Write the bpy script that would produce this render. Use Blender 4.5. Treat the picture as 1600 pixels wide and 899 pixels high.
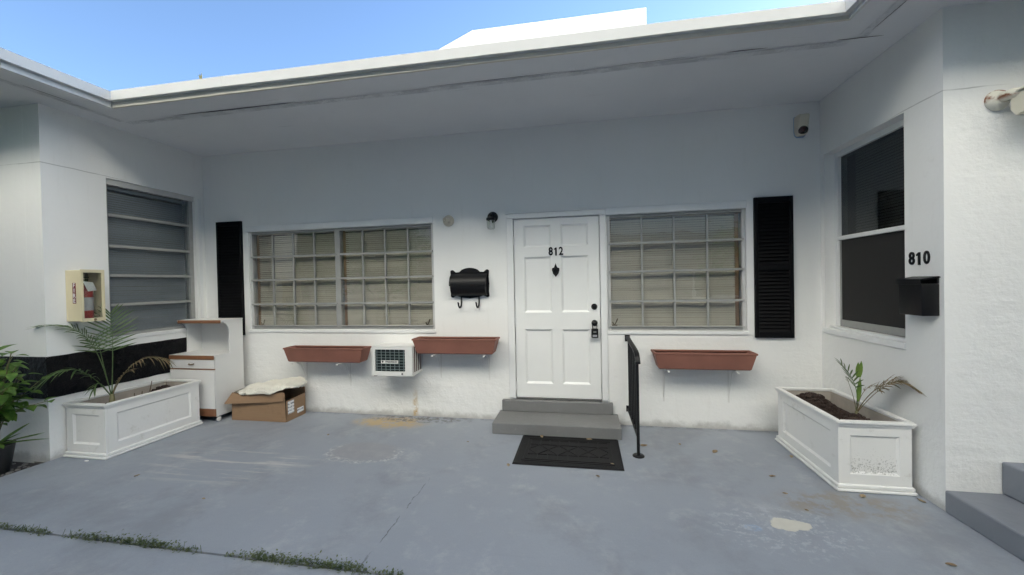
import bpy, bmesh, math, random
from mathutils import Vector, Matrix, noise as mnoise
random.seed(7)
for o in list(bpy.data.objects): bpy.data.objects.remove(o)
scene = bpy.context.scene
COL = scene.collection
V = Vector

# ------------------------------------------------------------------ camera
CAM = V((0.4392, -4.4429, 1.5786))
FW = V((-0.17779755, 0.9839915, -0.01219631))
RT = V((0.98391363, 0.17753731, -0.01986146))
UP = V((0.01737821, 0.01553144, 0.99972835))
FPX = 617.1
cd = bpy.data.cameras.new('camera'); cam = bpy.data.objects.new('camera', cd); COL.objects.link(cam)
cd.sensor_width = 36; cd.lens = 36 * FPX / 1600; cd.clip_start = 0.05; cd.clip_end = 2000
cam.matrix_world = Matrix(((RT.x, UP.x, -FW.x, CAM.x), (RT.y, UP.y, -FW.y, CAM.y), (RT.z, UP.z, -FW.z, CAM.z), (0, 0, 0, 1)))
scene.camera = cam
# ------------------------------------------------------------------ sky, sun, exposure
SUN_EL, SUN_AZ = math.radians(15.4), math.radians(38)      # azimuth from +Y towards +X: low sun behind the buildings ahead
w = bpy.data.worlds.new('World'); scene.world = w; w.use_nodes = True
nt = w.node_tree; nt.nodes.clear()
sky = nt.nodes.new('ShaderNodeTexSky'); sky.sky_type = 'NISHITA'; sky.sun_disc = False
sky.sun_elevation = SUN_EL; sky.sun_rotation = SUN_AZ; sky.air_density = 0.7; sky.dust_density = 0.1; sky.ozone_density = 2.0
bg = nt.nodes.new('ShaderNodeBackground'); bg.inputs[1].default_value = 0.05
wo = nt.nodes.new('ShaderNodeOutputWorld')
nt.links.new(sky.outputs[0], bg.inputs[0]); nt.links.new(bg.outputs[0], wo.inputs[0])
sd = bpy.data.lights.new('sun', 'SUN'); sd.energy = 5.0; sd.angle = math.radians(0.5); sd.color = (1, 0.96, 0.90)
sun = bpy.data.objects.new('sun', sd); COL.objects.link(sun)
sdir = V((math.sin(SUN_AZ) * math.cos(SUN_EL), math.cos(SUN_AZ) * math.cos(SUN_EL), math.sin(SUN_EL)))
sun.rotation_euler = sdir.to_track_quat('Z', 'Y').to_euler(); sun.location = (0, -8, 30)
vs = scene.view_settings
vs.view_transform = 'Standard'; vs.look = 'None'; vs.gamma = 1; vs.use_curve_mapping = False
vs.exposure = 3.1

def bp(x, y, ax, v):
    """photo pixel + the plane it lies on -> world point"""
    d = FW + RT * ((x - 800) / FPX) - UP * ((y - 449.5) / FPX)
    i = 'xyz'.index(ax)
    return CAM + d * ((v - CAM[i]) / d[i])

# ------------------------------------------------------------------ materials
def nodes(name):
    m = bpy.data.materials.new(name); m.use_nodes = True
    return m, m.node_tree, m.node_tree.nodes['Principled BSDF']
def N(t, typ, **kw):
    n = t.nodes.new(typ)
    for k, v in kw.items():
        if k.startswith('i_'):
            key = k[2:]; key = int(key) if key.isdigit() else key
            n.inputs[key].default_value = v
        else: setattr(n, k, v)
    return n
def pos(t):
    return t.nodes.new('ShaderNodeNewGeometry').outputs['Position']
def mth(t, op, a, b=None, c=None, clamp=False):
    n = t.nodes.new('ShaderNodeMath'); n.operation = op; n.use_clamp = clamp
    for i, q in enumerate((a, b, c)):
        if q is None: continue
        if isinstance(q, (int, float)): n.inputs[i].default_value = q
        else: t.links.new(q, n.inputs[i])
    return n.outputs[0]
def ramp(t, val, a, b):
    n = t.nodes.new('ShaderNodeMapRange'); n.interpolation_type = 'SMOOTHSTEP'
    t.links.new(val, n.inputs[0]); n.inputs[1].default_value = a; n.inputs[2].default_value = b
    return n.outputs[0]
def noise(t, scale, detail=4, rough=.55, vec=None, dist=0):
    n = N(t, 'ShaderNodeTexNoise', i_Scale=scale, i_Detail=detail, i_Roughness=rough, i_Distortion=dist)
    t.links.new(vec if vec is not None else pos(t), n.inputs['Vector'])
    return n.outputs['Fac']
def mix(t, fac, a, b):
    n = t.nodes.new('ShaderNodeMix'); n.data_type = 'RGBA'
    if isinstance(fac, (int, float)): n.inputs[0].default_value = fac
    else: t.links.new(fac, n.inputs[0])
    for i, q in ((6, a), (7, b)):
        if isinstance(q, tuple): n.inputs[i].default_value = (*q[:3], 1)
        else: t.links.new(q, n.inputs[i])
    return n.outputs[2]
def bump(t, bs, h, strength=.3, dist=.01):
    n = N(t, 'ShaderNodeBump', i_Strength=strength, i_Distance=dist)
    t.links.new(h, n.inputs['Height']); t.links.new(n.outputs[0], bs.inputs['Normal'])
def simple(name, col, rough=.5, metal=0, var=.12, vscale=9, bscale=0, bstr=.2, bdist=.004, spec=.5):
    m, t, b = nodes(name)
    d = tuple(c * (1 - var) for c in col); l = tuple(min(1, c * (1 + var)) for c in col)
    t.links.new(mix(t, noise(t, vscale, 5), d, l), b.inputs['Base Color'])
    b.inputs['Roughness'].default_value = rough; b.inputs['Metallic'].default_value = metal
    b.inputs['Specular IOR Level'].default_value = spec
    if bscale: bump(t, b, noise(t, bscale, 5), bstr, bdist)
    return m
def sep(t):
    n = t.nodes.new('ShaderNodeSeparateXYZ'); t.links.new(pos(t), n.inputs[0]); return n.outputs
def blob(t, cx, cy, rx, ry, ns=6, na=.5, soft=.25):
    """mask of a ragged spot lying on the floor"""
    x, y, z = sep(t)
    dx = mth(t, 'DIVIDE', mth(t, 'SUBTRACT', x, cx), rx); dy = mth(t, 'DIVIDE', mth(t, 'SUBTRACT', y, cy), ry)
    r = mth(t, 'SQRT', mth(t, 'ADD', mth(t, 'MULTIPLY', dx, dx), mth(t, 'MULTIPLY', dy, dy)))
    r = mth(t, 'ADD', r, mth(t, 'MULTIPLY', mth(t, 'SUBTRACT', noise(t, ns, 6, .65), .5), na * 2))
    return r, ramp(t, r, 1 + soft, 1 - soft)

def wall_mat():
    m, t, b = nodes('white_stucco_paint')
    x, y, z = sep(t)
    c = mix(t, noise(t, 1.3, 5), (.77, .775, .76), (.84, .845, .83))
    mps = t.nodes.new('ShaderNodeMapping'); mps.inputs['Scale'].default_value = (6, 6, .7); t.links.new(pos(t), mps.inputs[0])
    c = mix(t, mth(t, 'MULTIPLY', ramp(t, noise(t, 2.2, 7, .7, mps.outputs[0]), .54, .74), .13), c, (.58, .57, .53))
    c = mix(t, mth(t, 'MULTIPLY', ramp(t, noise(t, 5, 8, .75), .6, .75), .2), c, (.55, .54, .5))
    # grime rising from the floor, uneven
    low = mth(t, 'MULTIPLY', ramp(t, mth(t, 'ADD', z, mth(t, 'MULTIPLY', noise(t, 7, 6, .7), -.16)), .01, -.08), .55)
    c = mix(t, low, c, (.23, .22, .2))
    # rust run below the air conditioner
    dx = mth(t, 'ABSOLUTE', mth(t, 'ADD', mth(t, 'SUBTRACT', x, -1.57), mth(t, 'MULTIPLY', mth(t, 'SUBTRACT', noise(t, 5), .5), .08)))
    run = mth(t, 'MULTIPLY', ramp(t, dx, .05, .012), mth(t, 'MULTIPLY', ramp(t, z, .42, .05), ramp(t, noise(t, 14, 6, .7), .36, .62)))
    run = mth(t, 'MULTIPLY', run, ramp(t, mth(t, 'ABSOLUTE', y), .1, .03))
    c = mix(t, mth(t, 'MULTIPLY', run, .85), c, (.48, .31, .09))
    # hairline at the tie beam
    zz = mth(t, 'ABSOLUTE', mth(t, 'SUBTRACT', mth(t, 'ADD', z, mth(t, 'MULTIPLY', mth(t, 'SUBTRACT', noise(t, 2.5), .5), .025)), 2.787))
    ln = mth(t, 'MULTIPLY', ramp(t, zz, .006, .002), mth(t, 'MULTIPLY', ramp(t, noise(t, 1.7, 3), .38, .55), ramp(t, y, -.75, -1.15)))
    c = mix(t, mth(t, 'MULTIPLY', ln, .55), c, (.25, .25, .24))
    t.links.new(c, b.inputs['Base Color']); b.inputs['Roughness'].default_value = .62
    h = mth(t, 'ADD', mth(t, 'MULTIPLY', noise(t, 9, 5, .6), 1.0), mth(t, 'MULTIPLY', noise(t, 45, 4, .6), .28))
    rough_zone = mth(t, 'ADD', mth(t, 'MULTIPLY', ramp(t, z, 1.15, .25), .8), mth(t, 'MULTIPLY', ramp(t, x, 2.78, 2.95), .8), clamp=True)
    mpw = t.nodes.new('ShaderNodeMapping'); mpw.inputs['Scale'].default_value = (1.2, 1.2, 6); t.links.new(pos(t), mpw.inputs[0])
    h = mth(t, 'ADD', h, mth(t, 'MULTIPLY', noise(t, 1.6, 5, .6, mpw.outputs[0]), .6))
    h = mth(t, 'MULTIPLY', h, mth(t, 'ADD', rough_zone, .25))
    bump(t, b, h, .6, .017)
    return m
def soffit_mat():
    m, t, b = nodes('soffit_paint')
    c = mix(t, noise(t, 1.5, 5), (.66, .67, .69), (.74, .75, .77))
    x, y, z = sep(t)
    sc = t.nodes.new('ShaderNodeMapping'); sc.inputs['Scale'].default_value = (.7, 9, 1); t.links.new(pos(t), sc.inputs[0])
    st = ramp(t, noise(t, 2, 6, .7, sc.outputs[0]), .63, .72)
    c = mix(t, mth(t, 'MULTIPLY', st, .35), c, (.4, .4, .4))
    t.links.new(c, b.inputs['Base Color']); b.inputs['Roughness'].default_value = .6
    bump(t, b, noise(t, 6, 6, .6), .3, .015)
    return m
def seam_mat():
    m, t, b = nodes('seam_filler')
    sc = t.nodes.new('ShaderNodeMapping'); sc.inputs['Scale'].default_value = (1, 1, 1); t.links.new(pos(t), sc.inputs[0])
    c = mix(t, ramp(t, noise(t, 5, 6, .7, sc.outputs[0]), .42, .6), (.68, .69, .71), (.55, .56, .58))
    t.links.new(c, b.inputs['Base Color']); b.inputs['Roughness'].default_value = .8
    bump(t, b, noise(t, 24, 6, .7), .8, .02)
    return m
def floor_mat():
    m, t, b = nodes('grey_floor_paint')
    x, y, z = sep(t)
    c = mix(t, noise(t, .9, 6, .6), (.250, .277, .318), (.303, .334, .380))
    c = mix(t, mth(t, 'MULTIPLY', ramp(t, noise(t, 2.3, 8, .72), .5, .7), .8), c, (.37, .39, .42))
    c = mix(t, mth(t, 'MULTIPLY', ramp(t, noise(t, 1.1, 7, .68), .48, .66), .7), c, (.21, .228, .255))
    c = mix(t, mth(t, 'MULTIPLY', ramp(t, noise(t, 130, 3, .7), .5, .72), .22), c, (.15, .16, .175))
    c = mix(t, mth(t, 'MULTIPLY', ramp(t, noise(t, 14, 8, .78), .58, .72), .3), c, (.42, .43, .45))
    mpf = t.nodes.new('ShaderNodeMapping'); mpf.inputs['Rotation'].default_value = (0, 0, .5); mpf.inputs['Scale'].default_value = (.5, 8, 1); t.links.new(pos(t), mpf.inputs[0])
    c = mix(t, mth(t, 'MULTIPLY', ramp(t, noise(t, 3, 8, .7, mpf.outputs[0]), .6, .72), .25), c, (.2, .215, .24))
    # fine pale flecks and chips
    fl = ramp(t, noise(t, 42, 3, .6), .70, .735); fl = mth(t, 'MULTIPLY', fl, ramp(t, noise(t, 1.6, 3), .5, .62))
    c = mix(t, mth(t, 'MULTIPLY', fl, .6), c, (.5, .5, .49))
    # pale drag scuffs on the left
    mp = t.nodes.new('ShaderNodeMapping'); mp.inputs['Rotation'].default_value = (0, 0, math.radians(-24)); mp.inputs['Scale'].default_value = (.8, 7, 1)
    t.links.new(pos(t), mp.inputs[0])
    r, s1 = blob(t, -2.75, -1.42, .75, .3, 3, .4, .4)
    sc = mth(t, 'MULTIPLY', s1, ramp(t, noise(t, 1.7, 7, .65, mp.outputs[0]), .5, .66))
    c = mix(t, sc, c, (.46, .46, .45))
    # ring left by a pot
    r, s2 = blob(t, -1.63, -1.02, .35, .21, 5, .34, .2)
    ring = mth(t, 'MULTIPLY', ramp(t, mth(t, 'ABSOLUTE', mth(t, 'SUBTRACT', r, 1)), .22, .02), ramp(t, noise(t, 26, 7, .8), .47, .66))
    ring = mth(t, 'MULTIPLY', ring, ramp(t, y, -.85, -1.0))
    c = mix(t, mth(t, 'MULTIPLY', s2, .45), c, (.27, .265, .265))
    c = mix(t, mth(t, 'MULTIPLY', ring, .95), c, (.60, .60, .60))
    # rusty water stain under the air conditioner
    r, s3 = blob(t, -1.78, -.24, .38, .17, 6, .5, .4)
    c = mix(t, mth(t, 'MULTIPLY', s3, mth(t, 'MULTIPLY', ramp(t, noise(t, 9, 6, .7), .34, .54), .95)), c, (.42, .31, .16))
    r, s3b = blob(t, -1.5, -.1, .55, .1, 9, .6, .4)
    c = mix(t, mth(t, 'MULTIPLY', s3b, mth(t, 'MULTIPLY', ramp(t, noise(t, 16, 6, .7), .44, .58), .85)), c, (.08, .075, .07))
    # paint peeled to bare screed on the right, pale blue primer round it
    r, s4 = blob(t, 1.66, -1.72, .42, .26, 5, .55, .35)
    c = mix(t, mth(t, 'MULTIPLY', s4, mth(t, 'MULTIPLY', ramp(t, noise(t, 17, 7, .75), .5, .6), .6)), c, (.42, .45, .5))
    r, s5 = blob(t, 1.47, -1.74, .05, .035, 16, .3, .25)
    c = mix(t, mth(t, 'MULTIPLY', s5, mth(t, 'MULTIPLY', ramp(t, noise(t, 30, 5, .7), .4, .62), .6)), c, (.2, .34, .55))
    r, s6 = blob(t, 1.71, -1.675, .12, .065, 9, .75, .07)
    c = mix(t, s6, c, mix(t, noise(t, 20, 5), (.50, .49, .43), (.60, .59, .53)))
    # brown run-off in front of the right planter
    r, s7 = blob(t, 2.2, -1.38, .42, .17, 5, .5, .4)
    c = mix(t, mth(t, 'MULTIPLY', s7, mth(t, 'MULTIPLY', ramp(t, noise(t, 8, 6, .7), .4, .58), .7)), c, (.25, .215, .16))
    # crack
    cx = mth(t, 'ADD', x, mth(t, 'MULTIPLY', mth(t, 'SUBTRACT', noise(t, 5, 4, .6), .5), .09))
    cr = ramp(t, mth(t, 'ABSOLUTE', mth(t, 'SUBTRACT', cx, -.82)), .005, .001)
    cr = mth(t, 'MULTIPLY', cr, mth(t, 'MULTIPLY', ramp(t, y, -1.38, -1.5), ramp(t, noise(t, 6, 4), .42, .56)))
    c = mix(t, mth(t, 'MULTIPLY', cr, .75), c, (.04, .04, .04))
    # dark dirt against the walls
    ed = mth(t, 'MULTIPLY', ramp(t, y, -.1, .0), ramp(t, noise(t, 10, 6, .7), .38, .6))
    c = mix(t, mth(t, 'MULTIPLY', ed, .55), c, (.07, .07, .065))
    t.links.new(c, b.inputs['Base Color'])
    rg = mth(t, 'ADD', mth(t, 'MULTIPLY', noise(t, 3, 6, .6), .3), .38)
    t.links.new(rg, b.inputs['Roughness'])
    h = mth(t, 'ADD', noise(t, 5, 6, .6), mth(t, 'MULTIPLY', noise(t, 60, 3), .15))
    h = mth(t, 'SUBTRACT', h, mth(t, 'MULTIPLY', s6, .5)); h = mth(t, 'SUBTRACT', h, cr)
    bump(t, b, h, .28, .012)
    return m
def step_mat():
    m, t, b = nodes('worn_step_paint')
    c = mix(t, noise(t, 3, 6, .65), (.150, .152, .152), (.215, .218, .22))
    c = mix(t, mth(t, 'MULTIPLY', ramp(t, noise(t, 12, 7, .75), .6, .72), .5), c, (.3, .3, .3))
    t.links.new(c, b.inputs['Base Color']); b.inputs['Roughness'].default_value = .6
    bump(t, b, noise(t, 14, 6, .65), .5, .012)
    return m
def planter_mat():
    m, t, b = nodes('white_planter_plastic')
    x, y, z = sep(t)
    c = mix(t, noise(t, 4, 5), (.76, .76, .74), (.82, .82, .80))
    fr = mth(t, 'MULTIPLY', ramp(t, mth(t, 'ABSOLUTE', mth(t, 'SUBTRACT', x, 2.50)), .152, .142), mth(t, 'MULTIPLY', ramp(t, z, .128, .134), mth(t, 'MULTIPLY', ramp(t, z, .42, .408), ramp(t, y, -1.13, -1.15))))
    th_ = mth(t, 'ADD', mth(t, 'MULTIPLY', ramp(t, z, .12, .36), .14), .49)
    sp = mth(t, 'MULTIPLY', ramp(t, mth(t, 'SUBTRACT', noise(t, 75, 6, .8), th_), 0, .08), fr)
    c = mix(t, mth(t, 'MULTIPLY', sp, .7), c, (.16, .16, .14))
    gr = mth(t, 'MULTIPLY', ramp(t, noise(t, 6, 7, .75), .56, .68), .3)
    c = mix(t, gr, c, (.42, .40, .34))
    t.links.new(c, b.inputs['Base Color']); b.inputs['Roughness'].default_value = .45
    bump(t, b, noise(t, 30, 3), .08, .004)
    return m
def glass_mat(name, refl=1.0, tint=(.97, .98, .97), rough=.015):
    m = bpy.data.materials.new(name); m.use_nodes = True; t = m.node_tree; t.nodes.clear()
    out = t.nodes.new('ShaderNodeOutputMaterial'); tr = N(t, 'ShaderNodeBsdfTransparent', i_Color=(*tint, 1))
    gl = N(t, 'ShaderNodeBsdfGlossy', i_Roughness=rough)
    fr = N(t, 'ShaderNodeFresnel', i_IOR=1.52)
    bf = t.nodes.new('ShaderNodeNewGeometry').outputs['Backfacing']
    t.links.new(mth(t, 'MULTIPLY_ADD', bf, 1 / 1.52 - 1.52, 1.52), fr.inputs['IOR'])   # same sheet reflectance from either side
    f = mth(t, 'MULTIPLY', fr.outputs[0], 2.0 * refl, clamp=True)
    mx = t.nodes.new('ShaderNodeMixShader'); t.links.new(f, mx.inputs[0]); t.links.new(tr.outputs[0], mx.inputs[1]); t.links.new(gl.outputs[0], mx.inputs[2])
    t.links.new(mx.outputs[0], out.inputs[0])
    bmp = N(t, 'ShaderNodeBump', i_Strength=.06, i_Distance=.02); t.links.new(noise(t, 3.5, 2), bmp.inputs['Height']); t.links.new(bmp.outputs[0], gl.inputs['Normal'])
    return m
def rust_mat():
    m, t, b = nodes('cream_paint_with_rust')
    r = N(t, 'ShaderNodeTexNoise', i_Scale=16, i_Detail=5); t.links.new(pos(t), r.inputs['Vector'])
    x, y, z = sep(t)
    k = mth(t, 'MULTIPLY', ramp(t, r.outputs['Fac'], .42, .55), ramp(t, z, 2.665, 2.69))
    t.links.new(mix(t, k, (.62, .60, .52), (.2, .07, .03)), b.inputs['Base Color']); b.inputs['Roughness'].default_value = .6
    return m
def leaf_mat(name, a, bcol, rough=.45, trans=.25):
    m, t, b = nodes(name)
    oi = noise(t, 22, 3)
    t.links.new(mix(t, ramp(t, oi, .35, .65), a, bcol), b.inputs['Base Color']); b.inputs['Roughness'].default_value = rough
    tl = t.nodes.new('ShaderNodeBsdfTranslucent'); tl.inputs[0].default_value = (*[min(1, q * 1.5) for q in bcol], 1)
    mx = t.nodes.new('ShaderNodeMixShader'); mx.inputs[0].default_value = trans
    out = t.nodes['Material Output']
    t.links.new(b.outputs[0], mx.inputs[1]); t.links.new(tl.outputs[0], mx.inputs[2]); t.links.new(mx.outputs[0], out.inputs[0])
    return m
def dry_leaf_mat(): return leaf_mat('dry_leaf', (.17, .115, .07), (.36, .28, .17), .8, .1)
def cardboard_mat():
    m, t, b = nodes('cardboard')
    mp = t.nodes.new('ShaderNodeMapping'); mp.inputs['Scale'].default_value = (2, 2, 60); t.links.new(pos(t), mp.inputs[0])
    c = mix(t, noise(t, 2, 3, .5, mp.outputs[0]), (.25, .155, .088), (.31, .20, .118))
    c = mix(t, mth(t, 'MULTIPLY', ramp(t, noise(t, 6, 6, .7), .55, .7), .3), c, (.15, .09, .05))
    t.links.new(c, b.inputs['Base Color']); b.inputs['Roughness'].default_value = .8
    bump(t, b, noise(t, 9, 4), .4, .02)
    return m
def label_mat():
    """printed white shipping label: grey bars and blocks"""
    m, t, b = nodes('printed_label')
    x, y, z = sep(t)
    br = mth(t, 'FRACT', mth(t, 'MULTIPLY', z, 26)); k = mth(t, 'LESS_THAN', br, .45)
    k = mth(t, 'MULTIPLY', k, mth(t, 'GREATER_THAN', noise(t, 60, 1), .47))
    t.links.new(mix(t, k, (.74, .75, .76), (.22, .24, .28)), b.inputs['Base Color']); b.inputs['Roughness'].default_value = .5
    return m
def blind_mat(name, col, var=.1):
    m = simple(name, col, .5, 0, var, 2.5)
    return m
M = {}
M['wall'] = wall_mat(); M['soffit'] = soffit_mat(); M['seam'] = seam_mat(); M['floor'] = floor_mat(); M['step'] = step_mat()
M['side_step'] = simple('blue_grey_step_paint', (.20, .215, .245), .55, 0, .12, 3, 12, .3, .01)
M['fascia'] = simple('white_fascia_paint', (.60, .61, .605), .5, 0, .08, 3, 12, .15)
M['fascia_low'] = simple('aged_fascia_paint', (.60, .57, .50), .6, 0, .12, 5, 20, .3)
M['door'] = simple('white_door_paint', (.78, .79, .78), .38, 0, .03, 4, 14, .08, .004)
M['trim'] = simple('white_trim_paint', (.76, .77, .77), .45, 0, .06, 6, 16, .2)
M['alu'] = simple('weathered_aluminium', (.33, .335, .325), .55, .1, .14, 12, 40, .1)
M['alu_white'] = simple('white_window_frame', (.5, .505, .50), .45, 0, .1, 8)
M['glass'] = glass_mat('window_glass'); M['glass_dark'] = glass_mat('dark_window_glass', .6, (.5, .51, .51))
M['glass_hazy'] = glass_mat('hazy_window_glass', .45, (.9, .92, .93), .22); M['glass_clear'] = glass_mat('clear_glass', 1.1)
M['blind'] = blind_mat('beige_blind', (.53, .49, .42)); M['blind_grey'] = blind_mat('grey_blind', (.30, .315, .335)); M['blind_dark'] = blind_mat('dark_blind', (.6, .6, .57))
M['screen'] = simple('dark_screen_mesh', (.016, .0155, .015), .8, 0, .2, 60)
M['wood'] = simple('orange_wood', (.25, .15, .085), .5, 0, .25, 14)
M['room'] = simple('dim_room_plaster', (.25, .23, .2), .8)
M['black'] = simple('black_gloss_paint', (.006, .006, .007), .42, 0, .3, 14, 40, .15, .004, .3)
M['shutter'] = simple('black_shutter_vinyl', (.0035, .0035, .0045), .6, 0, .2, 6, 0, .2, .004, .18)
M['iron'] = simple('black_wrought_iron', (.008, .008, .009), .48, 0, .4, 30, 60, .4, .003, .35)
M['band'] = simple('black_painted_stone', (.004, .004, .005), .65, 0, .4, 20, 28, 1.0, .03, .22)
M['terracotta'] = simple('terracotta_plastic', (.22, .092, .066), .6, 0, .28, 4, 30, .1)
M['planter'] = planter_mat()
M['planter_in'] = simple('planter_inside_dirty', (.42, .38, .33), .8, 0, .3, 9)
M['soil'] = simple('dark_soil', (.040, .024, .018), .9, 0, .45, 40, 50, 1, .02)
M['white_metal'] = simple('white_enamel', (.72, .72, .70), .4, 0, .08, 8, 25, .1)
M['ac_dark'] = simple('dark_coil_fins', (.020, .034, .036), .45, .4, .3, 70)
M['ac_wire'] = simple('grille_wire', (.25, .31, .31), .4, .3, .1, 20)
M['rust_panel'] = simple('rusty_side_panel', (.085, .028, .022), .7, 0, .4, 15)
M['mark'] = simple('black_print', (.02, .02, .022), .5)
M['plate'] = simple('white_name_plate', (.72, .73, .70), .4)
M['mat'] = simple('black_rubber_mat', (.012, .012, .013), .65, 0, .4, 25, 80, .5, .004, .3)
M['laminate'] = simple('white_laminate', (.72, .72, .71), .35, 0, .05, 4)
M['brown_trim'] = simple('brown_wood_trim', (.23, .105, .052), .45, 0, .22, 12)
M['caster'] = simple('white_caster_plastic', (.68, .67, .64), .4)
M['cardboard'] = cardboard_mat(); M['print_label'] = label_mat()
M['bag'] = simple('cream_quilted_cloth', (.70, .68, .60), .85, 0, .1, 10, 26, .8, .02)
M['cabinet'] = simple('cream_yellow_plastic', (.68, .61, .41), .45, 0, .08, 8)
M['cab_in'] = simple('brown_cabinet_lining', (.32, .24, .19), .7)  # brownish lining of the extinguisher cabinet
M['red'] = simple('red_extinguisher', (.35, .02, .02), .3, 0, .1, 8)
M['red_label'] = simple('dark_red_label', (.16, .02, .03), .5); M['paper'] = simple('white_paper', (.74, .74, .74), .7)
M['bottle_grey'] = simple('grey_tag', (.42, .43, .45), .5)
M['cream'] = simple('cream_plastic', (.60, .57, .47), .5, 0, .08, 10); M['lens'] = simple('dark_red_lens', (.03, .008, .008), .2)
M['ivory'] = simple('ivory_porcelain', (.56, .52, .43), .35); M['rust'] = rust_mat()
M['bluegrey'] = simple('blue_masking_edge', (.28, .42, .58), .6)
M['brass'] = simple('aged_brass', (.22, .15, .08), .4, .6)
M['palm'] = leaf_mat('palm_green', (.055, .105, .03), (.10, .16, .05)); M['palm_dry'] = leaf_mat('palm_drying', (.09, .10, .045), (.24, .17, .09), .6)
M['leaf'] = leaf_mat('shrub_green', (.055, .13, .022), (.15, .26, .05)); M['stem'] = simple('plant_stem', (.16, .15, .07), .6, 0, .3, 30)
M['weed'] = leaf_mat('weed_green', (.05, .08, .03), (.12, .145, .06), .6); M['dry'] = dry_leaf_mat()
M['pot'] = simple('black_plastic_pot', (.016, .016, .017), .5)
M['gravel_soil'] = simple('dark_mulch', (.03, .027, .026), .95, 0, .5, 30, 50, 1, .03); M['pebble'] = simple('grey_pebble', (.16, .155, .15), .8, 0, .5, 8)
M['ground'] = simple('asphalt', (.07, .07, .07), .9, 0, .2, 2); M['joint'] = simple('joint_dirt', (.03, .028, .024), .95)
M['bright'] = simple('bright_white_render', (.84, .84, .83), .6, 0, .02, 2)
M['peach'] = simple('peach_stucco', (.42, .35, .29), .8, 0, .1, 2, 20, .3); M['cream_wall'] = simple('cream_stucco', (.80, .79, .72), .8, 0, .05, 1); M['pink_eave'] = simple('pink_eave_paint', (.50, .30, .24), .7)
M['bark'] = simple('palm_bark', (.16, .125, .09), .9, 0, .3, 8, 20, .8)

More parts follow.
